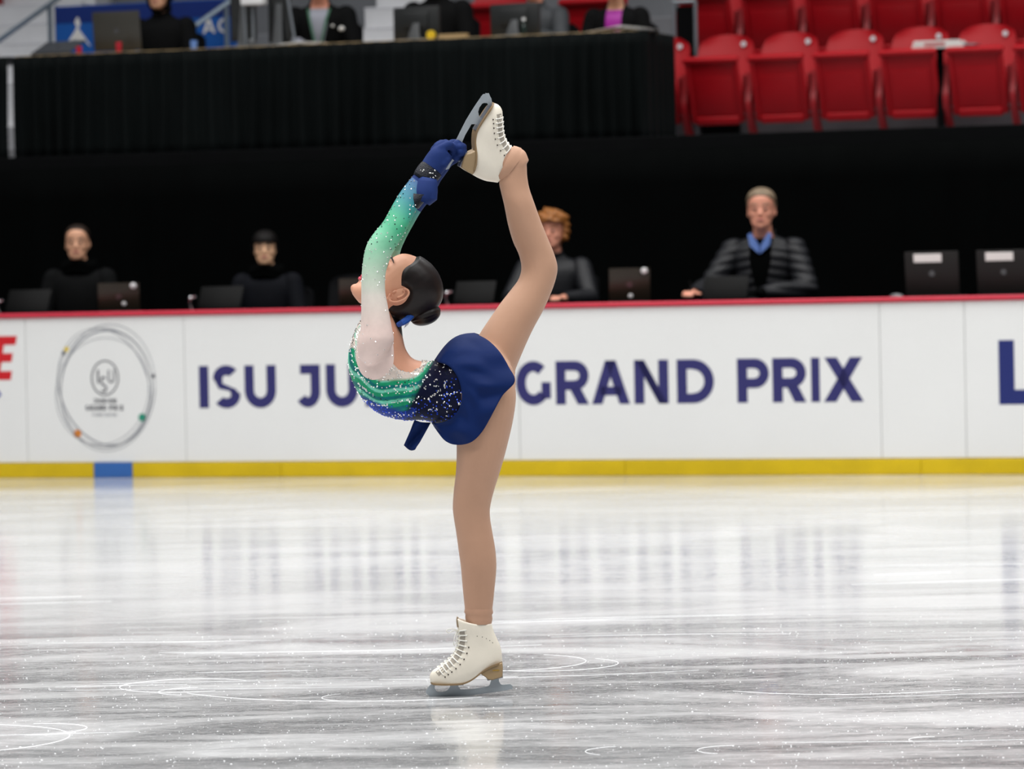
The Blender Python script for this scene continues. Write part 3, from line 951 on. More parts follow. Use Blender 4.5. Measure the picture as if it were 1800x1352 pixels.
# sleeves and gloves
def along(px, py):
    """distance in pixels along the raised arm from shoulder to fingers"""
    return np.where(py > 440, (640 - py), 200 + ((px - 668) * .62 - (py - 440) * .78))
al = along(qx, qy)
for d_this, nm, wrist, dyside in ((d_near, 'sleeve', 334, -1), (d_far, 'sleeve', 296, 1)):
    side = (d_torso - d_this) - .010
    other = (d_far if dyside < 0 else d_near) - d_this
    f = np.minimum.reduce([side, other, (wrist - al) / PXM, (qy - 150.) / PXM, (.055 - d_this)])
    f = np.where((qx > 838), -1, f)
    headd = np.linalg.norm(BV - HEAD_C, axis=1) - .115
    f = np.minimum(f, np.where(np.abs(BV[:, 1] - SY) < .10, np.minimum(headd, .1), .1))
    s_v = clip(BV, BF, BN, f, 0.0024)
    so = obj('sleeve', s_v[:2], M_sleeve, skater, off=ROOT, sharp=None)
    sx, sy = to_px(s_v[0])
    a2 = along(sx, sy)
    c = np.tile(np.array(srgb(232, 208, 200)), (len(sx), 1))
    for lo, hi, col in ((60, 130, (216, 212, 202)), (120, 205, (138, 200, 166)), (200, 245, (66, 164, 124)), (262, 300, (44, 130, 140)), (296, 340, (40, 70, 130))):
        c = mix(c, np.array(srgb(*col)), (a2 - lo) / (hi - lo))
    color_attr(so, 'dye', c)
    g = np.minimum.reduce([other, (al - wrist) / PXM, np.where((qx < 836) & (qy < 420), .1, -.1)])
    g_v = clip(BV, BF, BN, np.where(qy < 420, g, -1), 0.0026)
    go = obj('glove', g_v[:2], M_glove, skater, off=ROOT, sharp=None)
    if dyside < 0:
        near_sleeve, near_glove, near_sleeve_v = so, go, s_v
    else:
        far_glove = go
# sequinned cuff bands, and the flared gauntlet of the far glove
o = obj('cuff', cuff_ring([((729, 307), (757, 327), .026, -.042), ((731, 301), (763, 322), .029, -.038), ((737, 292), (770, 316), .030, -.030), ((742, 286), (775, 310), .031, -.022), ((745, 285), (773, 305), .029, -.02)]), M_cuff, near_glove, off=ROOT)
thick(o, .002)
o = obj('gauntlet', cuff_ring([((734, 310), (768, 316), .027, -.045), ((730, 318), (770, 322), .031, -.05), ((723, 332), (770, 338), .036, -.058), ((719, 342), (769, 352), .038, -.062), ((724, 347), (756, 362), .034, -.064)]), M_glove, near_glove, off=ROOT)
thick(o, .002)
o = obj('cuff', cuff_ring([((717, 340), (758, 345), .0385, -.064), ((711, 350), (745, 358), .037, -.07), ((708, 360), (737, 368), .033, -.08)]), M_cuff, near_glove, off=ROOT)
thick(o, .002)

# stones: sewn to bodice, sleeves and cuffs
def gems(name, P, Nn, r, m, parent):
    V, F = [], []
    for i, (p, n) in enumerate(zip(P, Nn)):
        n = n / np.linalg.norm(n)
        a = np.cross(n, (0.3, .9, .2)); a /= np.linalg.norm(a)
        b = np.cross(n, a)
        rr = r * (0.75 + .5 * random.random())
        k = len(V)
        for j in range(6):
            t = j * math.pi / 3
            V.append(p + rr * (math.cos(t) * a + math.sin(t) * b))
        for j in range(6):
            t = j * math.pi / 3 + .5
            V.append(p + rr * .55 * (math.cos(t) * a + math.sin(t) * b) + n * rr * .75)
        for j in range(6):
            F.append((k + j, k + (j + 1) % 6, k + 6 + (j + 1) % 6, k + 6 + j))
        F.append(tuple(k + 6 + j for j in range(6)))
    o = obj(name, (np.array(V), F), m, parent, off=ROOT, smooth=False)
    return tag(o, kind='stuff')
def pick(V, Nn, w, n, mind=0.003):
    w = np.maximum(w, 0); w = w / w.sum()
    idx = RNG.choice(len(V), size=min(n * 2, int((w > 0).sum())), replace=False, p=w)
    out = []
    for i in idx:
        if all(abs(V[i] - V[j]).sum() > mind for j in out[-160:]):
            out.append(i)
        if len(out) >= n: break
    return V[out], Nn[out]
vx, vy = to_px(b_v[0])
rr_ = np.hypot((vx - 694) * .85, (vy - 606) * .92)
line = sum(np.exp(-((rr_ - q - 4 * np.sin(vx * .06)) / 1.6) ** 2) for q in (40, 46, 52, 57, 68, 80, 96))
line2 = sum(np.exp(-((vy - (yy + .35 * (790 - vx) * kk)) / 2.2) ** 2) for yy, kk in ((690, .45), (676, .12), (712, .55)))
w_s = (line * (rr_ < 112) + .9 * line2 * (vx > 690) + .10 * (rr_ < 60) + .04)
P_, N_ = pick(b_v[0], b_v[2], w_s, 900)
gems('rhinestones', P_, N_, .0024, M_gem, bodice)
P_, N_ = pick(b_v[0], b_v[2], (rr_ > 96) * 1.0, 420)
gems('rhinestones', P_, N_, .0022, M_gemblue, bodice)
P_, N_ = pick(b_v[0], b_v[2], np.exp(-((rr_ - 62) / 3) ** 2) + np.exp(-((rr_ - 90) / 3) ** 2), 200)
gems('rhinestones', P_, N_, .0017, M_gemdark, bodice)
sv, sn = near_sleeve_v[0], near_sleeve_v[2]
sal = along(*to_px(sv))
P_, N_ = pick(sv, sn, .25 + .75 * (sal > 140), 150, .012)
gems('rhinestones', P_, N_, .0021, M_gem, near_sleeve)
P_, N_ = pick(sv, sn, 1.0 * (sal > 200), 70, .012)
gems('rhinestones', P_, N_, .0019, M_gemdark, near_sleeve)
cv = np.array([S(738 + 30 * random.random(), 300 + 14 * random.random(), -.07) for _ in range(14)] + [S(720 + 22 * math.sin(i * .4), 352 + i * 1.6, -.012) for i in range(10)])
gems('rhinestones', cv[:14] + np.array([0, .008, 0]), np.tile((0, -1., 0), (14, 1)), .002, M_gem, near_glove)
# crystal trim round the open back
tr = [S(x, y, -.115 + .0) for x, y in ((691, 604), (687, 622), (692, 638), (704, 651), (722, 657), (738, 648))]

# skirt: a flared wrap from the waist seam to the hem, near and far side alike
seam = catmull([(764, 634), (790, 642), (806, 662), (813, 690), (809, 714), (794, 733), (776, 741), (759, 743)], 6)
hem = catmull([(834, 586), (858, 598), (879, 618), (894, 643), (905, 668), (884, 692), (864, 728), (847, 757), (828, 774), (804, 779), (786, 774), (773, 760), (761, 745)], 6)
def resample(C, n):
    d = np.r_[0, np.cumsum(np.linalg.norm(np.diff(C, axis=0), axis=1))]
    t = np.linspace(0, d[-1], n)
    return np.c_[np.interp(t, d, C[:, 0]), np.interp(t, d, C[:, 1])]
NS, NT = 73, 22
sm_, hm_ = resample(seam, NS), resample(hem, NS)
_sel = (qx > 730) & (qx < 930) & (qy > 560) & (qy < 800)
_bx, _by, _bd = qx[_sel], qy[_sel], BV[_sel, 1] - SY
def body_reach(x, y, sg):
    m_ = (np.abs(_bx - x) < 9) & (np.abs(_by - y) < 9)
    return float(np.max(sg * _bd[m_])) if m_.any() else -1.0
def skirt_side(sg):
    V, F = [], []
    Y = np.zeros((NT + 1, NS)); PP = np.zeros((NT + 1, NS, 2))
    for i in range(NT + 1):
        t = i / NT
        for j in range(NS):
            s = j / (NS - 1)
            p = sm_[j] * (1 - t) + hm_[j] * t
            if s < .35:   # upper edge follows the hip
                bow = math.sin(math.pi * t) * (1 - s / .35) * np.array([-3.0, -14.0])
                p = p + bow
            prof = math.sin(math.pi * min(max(s, 0), 1)) ** .5
            wd = .125 + .040 * math.sin(min(t * 1.25, 1) * math.pi / 2) + .010 * t
            PP[i, j] = p
            edge_ = min(s, 1 - s)
            Y[i, j] = max(wd * prof, (body_reach(p[0], p[1], sg) + .006) if edge_ > .03 else 0)
    for _ in range(6):
        Y0 = Y.copy()
        Y[1:-1, 1:-1] = np.maximum(Y0[1:-1, 1:-1], (Y0[:-2, 1:-1] + Y0[2:, 1:-1] + Y0[1:-1, :-2] + Y0[1:-1, 2:]) / 4)
        Y[-1, 1:-1] = np.maximum(Y[-1, 1:-1], (Y0[-1, :-2] + Y0[-1, 2:]) / 2)
    for i in range(NT + 1):
        t = i / NT
        for j in range(NS):
            s = j / (NS - 1)
            fold = .006 * t * (1 + math.sin(s * 34 + 2.2 * t)) + .004 * (1 + math.sin(s * 15 + t * 5)) * math.sin(math.pi * t) + .0030 * (1 + math.sin(s * 46 - 7 * t)) * math.sin(math.pi * min(1, t * 1.3)) ** 2
            V.append(S(PP[i, j, 0], PP[i, j, 1], sg * max(0.0, Y[i, j] + fold * min(1, Y[i, j] / .08))))
    for i in range(NT):
        for j in range(NS - 1):
            a = i * NS + j
            q = (a, a + 1, a + 1 + NS, a + NS)
            F.append(q if sg > 0 else q[::-1])
    return np.array(V), F
_sk = merge(skirt_side(-1), skirt_side(1))
bm = bmesh.new()
_me = make_mesh('skirt', _sk[0], _sk[1])
bm.from_mesh(_me)
bmesh.ops.remove_doubles(bm, verts=bm.verts, dist=.0008)
bm.verts.index_update()
_sk = (np.array([v.co[:] for v in bm.verts]), [tuple(v.index for v in f_.verts) for f_ in bm.faces])
bm.free(); bpy.data.meshes.remove(_me)
skirt = obj('skirt', _sk, M_skirt, skater, off=ROOT, sharp=None)
thick(skirt, .0016)
# loose sash end hanging from the waist
V, F = [], []
for i in range(9):
    t = i / 8
    a = np.array([730, 738]) * (1 - t) + np.array([711, 781]) * t
    b = np.array([758, 742]) * (1 - t) + np.array([733, 787]) * t
    if t > .85: b = b + np.array([-2, 1.5])
    for j in range(7):
        s = j / 6
        p = a * (1 - s) + b * s + np.array([0, 5 * math.sin(math.pi * s) * (1 if t > .9 else .2)])
        V.append(S(p[0], p[1], -.055 - .012 * math.sin(s * 5 + t * 3) - .02 * t))
for i in range(8):
    for j in range(6):
        F.append((i * 7 + j, i * 7 + j + 1, i * 7 + j + 8, i * 7 + j + 7))
sash = obj('sash_tail', (np.array(V), F), M_skirt, skirt, off=ROOT)
thick(sash, .002)

# hair: smooth cap, bun, ribbon
hl = (BV - HEAD_C) @ HEAD_R / HS
hx, hy, hz = hl[:, 0], hl[:, 1], hl[:, 2]
inhead = np.where((np.linalg.norm(hl, axis=1) < .175) & (d_arm > .004), .1, -.1)
line_h = hy + .044 - np.clip(.078 - hz, -.2, .2) * .60 - .012 * np.cos(hz * 60)
ear = np.hypot((hy - .006) / 1.0, (hz - .0) / 1.25) - .026
nape = hz + .050 + (hy - .03) * .2
f = np.minimum.reduce([line_h, ear, nape, inhead])
h_v = clip(BV, BF, BN, f, 0.007, .012)
hair = obj('hair', h_v[:2], M_hair, skater, off=ROOT, sharp=None)
thick(hair, .002)
bun_c = S(748, 555)
bR = np.column_stack([np.array([.95, 0, .30]), np.array([0, 1, 0]), np.array([-.30, 0, .95])])
obj('bun', ellipsoid(bun_c, (.044, .040, .027), 24, 16, bR), M_hair, hair, off=ROOT)
obj('bun', tube([bun_c + bR @ np.array([.030 * math.cos(t), .030 * math.sin(t), .004]) for t in np.linspace(0, 2 * math.pi, 25)[:-1]], .016, 10, closed=True), M_hair, hair, off=ROOT)
rb = [S(700, 571, -.052), S(708, 567, -.058), S(717, 561, -.05), S(726, 552, -.035), S(730, 548, -.0)]
obj('ribbon', tube(rb, [.007, .009, .010, .009, .007], 8), M_ribbon, hair, off=ROOT)
obj('ribbon_end', extrude_poly([(0, 0), (.014, .012), (.018, .030), (.004, .012)], -.001, .001)[0:2], mat('ribbon_end_grey', srgb(206, 208, 214), .6), hair, off=ROOT - S(711, 577, -.05))
# ears modelled more finely than the body
for s in (-1, 1):
    rim = []
    for a in np.linspace(-140, 125, 16):
        a = math.radians(a)
        rim.append((s * (.080 + .007 * (1 + math.cos(a)) / 2), .006 + .018 * math.cos(a) + .006 * math.sin(a), .002 + .030 * math.sin(a)))
    inner = [(s * .080, .004 + .009 * math.cos(a_) + .003 * math.sin(a_), .006 + .017 * math.sin(a_)) for a_ in np.linspace(-.6, 2.0, 8)]
    sh_ = [chain(rim, [.0034] * 16, 8), chain(inner, [.0028] * 8, 8), ellipsoid((s * .0735, .006, .002), (.0045, .017, .028), 14, 10), ellipsoid((s * .079, -.003, -.028), (.005, .0075, .009), 10, 8), ellipsoid((s * .078, -.010, -.002), (.005, .004, .007), 8, 6)]
    ev_ = remeshed(merge(*sh_), .0014, 3)
    obj('ear', xform((ev_[0] * HS, ev_[1]), HEAD_R, HEAD_C), M_skin, skater, off=ROOT, sharp=None)
# face details
def skin_strip(name, pts, r, m, flat=.5):
    P = [head_pt(*p) for p in pts]
    obj(name, tube(P, r, 8), m, skater, off=ROOT)
for s in (-1, 1):
    obj('eyelid', ellipsoid(head_pt(s * .031, -.089, .026), (.0165 * HS, .009, .011), 14, 10, HEAD_R), M_lid, skater, off=ROOT)
    skin_strip('eyelash', [(s * (.014 + .034 * t), -.099 + .018 * t * t + .002, .0190 - .004 * math.sin(math.pi * t) + .003 * t) for t in np.linspace(0, 1, 8)], [.0014, .0026, .0034, .0036, .0036, .0036, .003, .001], M_lash)
    skin_strip('eyebrow', [(s * (.014 + .040 * t), -.1030 + .026 * t * t, .042 + .010 * math.sin(math.pi * .8 * t)) for t in np.linspace(0, 1, 8)], [.002, .0026, .003, .003, .0028, .0024, .002, .001], M_lash)
obj('lips', merge(tube([head_pt(x, -.1045 + 6 * x * x, -.0480 - .3 * abs(x) * .2) for x in np.linspace(-.024, .024, 11)], [.001, .003, .004, .005, .0055, .0048, .0055, .005, .004, .003, .001], 8),
                  tube([head_pt(x, -.103 + 6 * x * x, -.0580 + 1.5 * x * x) for x in np.linspace(-.021, .021, 11)], [.001, .003, .0045, .0055, .006, .0062, .006, .0055, .0045, .003, .001], 8)), M_lip, skater, off=ROOT)

# ------------------------------------------------------------ skates
KX, KY = 820.0, 1224.0
def K(px, py, y=0.0):
    """photograph point of the standing skate -> local metres"""
    a = S(px, py) - S(KX, KY)
    return np.array([a[0], y, a[2]])
def k2(pts):
    return [(K(*p)[0], K(*p)[2]) for p in pts]
Fp = np.array([(757, 1199), (755.5, 1189), (760, 1179), (774, 1169), (789, 1157.5), (799, 1146), (804.5, 1132), (806, 1117), (804, 1102), (803, 1086)], float)
Kp = np.array([(883, 1163), (882.8, 1157), (882.3, 1150), (881, 1142), (879, 1134), (875.5, 1126), (872, 1118.5), (868.5, 1111), (866, 1103), (864.5, 1095)], float)
bot = np.array([(757, 1199), (762, 1200.5), (787, 1201), (805, 1200.5), (818, 1198.5), (832, 1191.5), (844, 1182), (852, 1176), (866, 1168.5), (883, 1163)], float)
HWp = [.033, .0375, .038, .0365, .0345, .0335, .034, .036, .0385, .040]
def boot_mesh(n=40, vmax=9.1):
    Q = catmull(np.c_[Fp, Kp, HWp, np.arange(10)], 3)
    Q = Q[Q[:, 5] <= vmax]
    V, F = [], []
    for q in Q:
        f_, k_, hw, v = q[:2], q[2:4], q[4], q[5]
        for j in range(n):
            t = 2 * math.pi * j / n
            s = (1 - math.cos(t)) / 2
            p = f_ * (1 - s) + k_ * s
            lineY = bot[0][1] * (1 - s) + bot[-1][1] * s
            sx = bot[0][0] * (1 - s) + bot[-1][0] * s
            sag = np.interp(sx, bot[:, 0], bot[:, 1]) - lineY
            p = p + np.array([0, sag * max(0, 1 - v / 4.5) ** 1.3])
            p = p + np.array([0, 4 * math.sin(math.pi * s) * max(0, (v - 6.5) / 2.5) ** 2])
            e = 0.80 if v < 3 else .8 - .15 * min(1, (v - 3) / 5)
            w_ = hw * math.copysign(abs(math.sin(t)) ** e, math.sin(t))
            fd = max(0.0, 1 - v / 6.0)
            w_ *= (1.0 - fd * (.22 * math.exp(-((s - .55) / .18) ** 2) + .10 * s)) * (1 - fd * .12 * math.exp(-(s / .12) ** 2))
            V.append(K(p[0], p[1], w_))
    k = len(Q)
    for i in range(k - 1):
        for j in range(n):
            a, b = i * n + j, i * n + (j + 1) % n
            F.append((a, a + n, b + n, b))
    F.append(tuple(range(n)))
    return np.array(V), F
def sole_mesh():
    L = np.array([p for p in resample(catmull(bot, 4), 30)])
    V, F = [], []
    for i, p in enumerate(L):
        s = i / 29
        hw = .034 * (1 - .22 * math.exp(-((s - .55) / .18) ** 2) - .10 * s) * min(1, math.sqrt(max(.02, 1 - (1 - min(s / .14, 1)) ** 2))) * min(1, math.sqrt(max(.05, 1 - (1 - min((1 - s) / .08, 1)) ** 2)))
        for y, dz in ((-hw, -1.2), (hw, -1.2), (hw, 1.8), (-hw, 1.8)):
            V.append(K(p[0], p[1] + dz, y * 1.02))
    for i in range(29):
        a = 4 * i
        for j in range(4):
            F.append((a + j, a + (j + 1) % 4, a + 4 + (j + 1) % 4, a + 4 + j))
    F += [(3, 2, 1, 0), (116, 117, 118, 119)]
    return np.array(V), F
def blade_mesh():
    hw = .0021
    P = []
    h2 = .0024
    runner = [(748, 1216), (750, 1212), (756, 1213), (766, 1215.5), (778, 1216), (790, 1212), (811, 1211.5), (832, 1210.5), (852, 1207), (872, 1203.5), (888, 1203), (897, 1202), (901, 1205), (901, 1210.5),
              (880, 1214.5), (860, 1217.5), (832, 1221), (810, 1223.4), (790, 1224), (772, 1224), (755, 1223.2), (752, 1219.5)]
    P.append(extrude_poly(k2(runner), -hw, hw))
    P.append(extrude_poly(k2([(750, 1213), (753, 1207), (759, 1201), (767, 1201), (764.5, 1205), (764, 1209), (767, 1214), (772, 1217), (760, 1219)]), -h2, h2))
    P.append(extrude_poly(k2([(776, 1217), (785, 1214), (790, 1209), (793, 1201), (805.5, 1201), (806, 1206), (810, 1211.5), (818, 1213), (800, 1219)]), -h2 * .98, h2 * .98))
    P.append(extrude_poly(k2([(846, 1209), (856, 1207), (861, 1203), (864, 1192.5), (877, 1192.5), (877, 1197), (880, 1202), (886, 1204.5), (880, 1208), (860, 1213)]), -h2, h2))
    for i in range(4):      # toe pick teeth
        x = 749.5 + i * 3.2
        P.append(extrude_poly(k2([(x, 1217 + i * 1.6), (x + 3, 1218.5 + i * 1.4), (x + 1.2, 1220.8 + i * 1.2)]), -hw * 1.25, hw * 1.25))
    return merge(*P)
def plates():
    return [extrude_poly(k2([(761, 1201.4), (815, 1200.6), (815, 1203), (761, 1203.4)]), -.021, .021),
            extrude_poly(k2([(856, 1193), (884, 1187.8), (884, 1190), (857, 1195)]), -.019, .019)]
def heel_mesh():
    out = k2([(845, 1183), (852, 1175.5), (866, 1168), (883, 1162.6), (884, 1175), (883.5, 1188), (866, 1193.5), (858, 1193), (853, 1188)])
    V, F = extrude_poly(out, -.027, .027)
    return V, F
def skate(R, T, flip, bow):
    """R, T carry the local skate into place; flip mirrors it side to side"""
    def fit(VF):
        V = np.asarray(VF[0], float).copy()
        if flip: V[:, 1] *= -1
        return V @ np.asarray(R).T + np.asarray(T), ([f_[::-1] for f_ in VF[1]] if flip else VF[1])
    boot = obj('ice_skate', fit(boot_mesh(vmax=9.1 if bow else 6.4)), M_boot, skater, off=ROOT, sharp=50)
    thick(boot, .003)
    obj('sole', fit(sole_mesh()), M_sole, boot, off=ROOT, sharp=30)
    h = obj('heel', fit(heel_mesh()), M_heel, boot, off=ROOT, sharp=30)
    bv = h.modifiers.new('b', 'BEVEL'); bv.width = .003; bv.segments = 2
    obj('blade', fit(blade_mesh()), M_steel, boot, off=ROOT, smooth=False)
    for pl in plates():
        obj('mounting_plate', fit(pl), M_plate, boot, off=ROOT, smooth=False)
    # lacing across the front, both rows of eyelets
    fr = resample(catmull([(764, 1177.5), (774, 1169), (789, 1157.5), (799, 1146), (804.5, 1132), (806, 1118), (804.5, 1108)], 4), 12)
    def edge(i, y, back):
        p = fr[i]
        nrm = np.array([fr[min(i + 1, 11)] - fr[max(i - 1, 0)]])[0]
        nrm = np.array([-nrm[1], nrm[0]]) / np.linalg.norm(nrm)
        if nrm[0] > 0: nrm = -nrm
        return K(p[0] - nrm[0] * back, p[1] - nrm[1] * back, y)
    _bm = boot_mesh()
    tree = BVHTree.FromPolygons([Vector(v) for v in _bm[0]], _bm[1])
    def on_side(p, sg, out=.001):
        h_ = tree.ray_cast(Vector((p[0], -1, p[2])), Vector((0, 1, 0)))[0]
        return np.array([p[0], sg * ((-h_.y if h_ else 0.0) + out), p[2]])
    top_i = 11 if bow else 9
    L = []
    for i in range(1, top_i):
        for sg in (-1, 1):
            mid = edge(i, 0, -1.8)
            j = min(i + 1, 11)
            L.append(tube([on_side(edge(i, 0, 16), sg), on_side(edge(i, 0, 10), sg, .002), on_side(edge(i, 0, 4), sg, .002), mid, on_side(edge(j, 0, 4), -sg, .002), on_side(edge(j, 0, 10), -sg, .002), on_side(edge(j, 0, 16), -sg)], .0019, 6))
    Tg = []
    Vt, Ft = [], []
    for i in range(0, top_i + 1 if bow else top_i):
        for bk, sg in ((12, -1), (7, -1), (3, -1), (0, 0), (3, 1), (7, 1), (12, 1)):
            Vt.append(on_side(edge(min(i, 11), 0, bk), sg, .0007) if sg else edge(min(i, 11), 0, -.6))
    for i in range(len(Vt) // 7 - 1):
        for j in range(6):
            Ft.append((7 * i + j, 7 * i + j + 1, 7 * i + j + 8, 7 * i + j + 7))
    obj('tongue', fit((np.array(Vt), Ft)), M_throat, boot, off=ROOT)
    obj('laces', fit(merge(*L)), M_lace, boot, off=ROOT)
    E = []
    for i in range(1, 9):
        for sg in (-1, 1):
            c = on_side(edge(i, 0, 20), sg, .001)
            E.append(ellipsoid(c, (.0022, .0026, .0022), 8, 6))
    tag(obj('eyelets', fit(merge(*E)), M_eyelet, boot, off=ROOT), kind='stuff')
    if bow:
        a = K(805, 1108, -.012)
        P = [a]
        bl = [K(805, 1108, -.012), K(797, 1104, -.02), K(788, 1104.5, -.026), K(785.5, 1107.5, -.028), K(789, 1110.5, -.026), K(798, 1107, -.02), K(804, 1109, -.014)]
        b2 = [K(803, 1109, -.014), K(799.5, 1118, -.022), K(798, 1127, -.024), K(799, 1133, -.02), K(802, 1128, -.018), K(803, 1117, -.016), K(804, 1109, -.013)]
        obj('lace_bow', fit(merge(tube(catmull(bl, 4), .0016, 6), tube(catmull(b2, 4), .0014, 6))), M_lace, boot, off=ROOT)
        obj('tongue_top', fit(loft([(K(803, 1101, 0), K(808, 1102, 0), np.array([0, .022, 0])), (K(802, 1090, 0), K(806, 1091, 0), np.array([0, .021, 0])), (K(803, 1083.5, 0), K(806, 1085, 0), np.array([0, .017, 0]))], 16)), M_lining, boot, off=ROOT)
        G = [tube([K(x, 1177.6 - (x - 866) * .07, -.0275), K(x + 1.2, 1175.6 - (x - 866) * .07, -.0278), K(x + 2.6, 1177.4 - (x - 866) * .07, -.0275)], .0007, 5) for x in (866, 869, 872, 875)]
        obj('heel_mark', fit(merge(*G)), M_gold, boot, off=ROOT)
        V, D = [], []
        for x, y in ((839, 1116), (848, 1117.5), (855, 1120.5), (861, 1124), (866, 1128)):
            D.append(ellipsoid(on_side(K(x, y), -1, 0), (.0012, .0014, .0012), 8, 6))
        tag(obj('stitch_holes', fit(merge(*D)), M_eyelet, boot, off=ROOT), kind='stuff')
    return boot
sk1 = skate(np.eye(3), S(KX, KY, -.012), False, True)
# the other skate is the same one turned 123 degrees in the plane and rolled so that its sole shows a little
an = math.radians(123.1)
ca, sa = math.cos(an), math.sin(an)
Rp = np.array([[ca, 0, sa], [0, 1, 0], [-sa, 0, ca]])
ro = math.radians(-14)
Rr = np.array([[1, 0, 0], [0, math.cos(ro), -math.sin(ro)], [0, math.sin(ro), math.cos(ro)]])
R2 = Rp @ Rr
piv = K(820, 1195)
toe_t = S(871, 182) - Rp @ K(757, 1195)
T2 = Rp @ piv + toe_t - R2 @ piv
T2[1] += .03
sk2 = skate(R2, T2, True, False)
# ================================================================== SEATS
M_seat = mat('seat_red', srgb(176, 14, 26), 0.42, spec=0.25, var=0.05, vscale=6)
M_seatleg = mat('seat_iron_red', srgb(150, 10, 22), 0.45, var=0.06)
M_disc = mat('number_disc', srgb(225, 222, 226), 0.4)
def shell(w, z0, z1, lean, thickn, rtop, bulge=0.03, nx=14, nz=10):
    """a curved plastic panel with rounded upper corners"""
    V, F = [], []
    for side in (0, 1):
        for i in range(nz + 1):
            t = i / nz
            z = z0 + (z1 - z0) * t
            hw = w / 2
            over = max(0.0, (z - (z1 - rtop)) / rtop)
            hw = hw - rtop * .8 * (1 - math.sqrt(max(0, 1 - min(over, .999) ** 2))) if over > 0 else hw
            for j in range(nx + 1):
                s = -1 + 2 * j / nx
                x = s * hw
                y = lean * t + bulge * (1 - s * s) + (thickn if side else 0)
                V.append((x, y, z + (.012 * (1 - s * s) if i == nz else 0)))
    m_ = nx + 1
    n1 = (nz + 1) * m_
    for i in range(nz):
        for j in range(nx):
            a = i * m_ + j
            F.append((a, a + 1, a + 1 + m_, a + m_))
            F.append((n1 + a, n1 + a + m_, n1 + a + m_ + 1, n1 + a + 1))
    for i in range(nz):
        for j, o_ in ((0, 0), (nx, 1)):
            a = i * m_ + j
            F.append((a, a + m_, a + m_ + n1, a + n1) if not o_ else (a, a + n1, a + m_ + n1, a + m_))
    for j in range(nx):
        F.append((j, j + n1, j + 1 + n1, j + 1))
        a = nz * m_ + j
        F.append((a, a + 1, a + 1 + n1, a + n1))
    return np.array(V), F
PITCHS = 0.462
me_back = make_mesh('backrest', *shell(.40, .38, .775, .15, .022, .11), M_seat, True, 40)
pan = merge(box((0, .0, .345), (.375, .03, .42), .014, 2),                   # moulded underside
            box((-.172, -.012, .335), (.035, .034, .40), .012, 2), box((.172, -.012, .335), (.035, .034, .40), .012, 2),
            box((0, -.018, .537), (.40, .055, .034), .014, 3),               # rolled front lip, uppermost when folded
            box((0, -.014, .150), (.31, .04, .055), .016, 3), box((0, -.010, .305), (.27, .026, .25), .012, 2))
_ta = math.radians(21)
_pv = (pan[0] - np.array([0, 0, .13])) * np.array([1, 1, 1.14])
pan = (np.c_[_pv[:, 0], _pv[:, 1] * math.cos(_ta) - _pv[:, 2] * math.sin(_ta), _pv[:, 1] * math.sin(_ta) + _pv[:, 2] * math.cos(_ta)] + np.array([0, .045, .165]), pan[1])
me_pan = make_mesh('seat_pan', *pan, M_seat, True, 40)
leg_c = catmull([(-.226, .02, .50), (-.226, .0, .36), (-.226, -.02, .27), (-.226, .02, .17), (-.226, .10, .06), (-.226, .17, .012)], 4)
def flatbar(P, wx, wy):
    V, F = [], []
    for i, p in enumerate(P):
        a = P[min(i + 1, len(P) - 1)] - P[max(i - 1, 0)]
        a = a / np.linalg.norm(a)
        n = np.array([0, -a[2], a[1]])
        for sx, sn in ((-1, -1), (1, -1), (1, 1), (-1, 1)):
            V.append(p + np.array([sx * wx, 0, 0]) + n * sn * wy)
    for i in range(len(P) - 1):
        for j in range(4):
            F.append((4 * i + j, 4 * i + (j + 1) % 4, 4 * i + 4 + (j + 1) % 4, 4 * i + 4 + j))
    F += [(3, 2, 1, 0), tuple(4 * (len(P) - 1) + j for j in range(4))]
    return np.array(V), F
me_leg = make_mesh('leg', *merge(flatbar(leg_c, .020, .032), box((-.226, .17, .010), (.044, .16, .02), .004, 1)), M_seatleg, True, 40)
me_disc = make_mesh('number_plate', *tube([(0, -.003, 0), (0, .003, 0)], .020, 16), M_disc, True, 40)
me_hinge = make_mesh('hinge', *merge(tube([(-.21, .045, .20), (.21, .045, .20)], .012, 8), box((-.19, .04, .36), (.018, .09, .26), .004, 1), box((.19, .04, .36), (.018, .09, .26), .004, 1)), M_seatleg, True, 40)
def seat_at(u, w, z, label, group):
    r = empty('stadium_seat', B(u, w, z), YAW)
    tag(r, label, 'seat', group)
    link_mesh('seat_pan', me_pan, r)
    link_mesh('backrest', me_back, r, (0, .12, 0))
    link_mesh('leg', me_leg, r)
    link_mesh('hinge', me_hinge, r)
    link_mesh('number_plate', me_disc, r, (.125, .245, .715))
    return r
ROWW = 3.74
u_first = pu(1260, ROWW, 150)
ordinals = ('first', 'second', 'third', 'fourth', 'fifth', 'sixth')
names_ = {-1: 'folded red seat half hidden behind the end of the black table skirt', 0: 'folded red seat in lower row, first beside the steel frame', 1: 'folded red seat in lower row, second from the steel frame',
          2: 'folded red seat in lower row, third from the steel frame', 3: 'folded red seat in lower row, just before the white paper', 4: 'folded red seat in lower row, just past the white paper', 5: 'folded red seat in lower row, cut by the frame edge past the white paper'}
for k in range(-1, 6):
    seat_at(u_first + k * PITCHS, ROWW, FLOOR_S, names_[k], 'lower row of red seats')
for k in range(-1, 6):
    u = u_first + k * PITCHS + .16
    seat_at(u, ROWW + .85, FLOOR_S + .50, 'folded red seat in upper row, %s' % ('behind the steel frame', 'above the first lower seat', 'above the second lower seat', 'above the third lower seat', 'above the seat before the white paper', 'above the white paper', 'above the frame-edge seat')[k + 1], 'upper row of red seats')
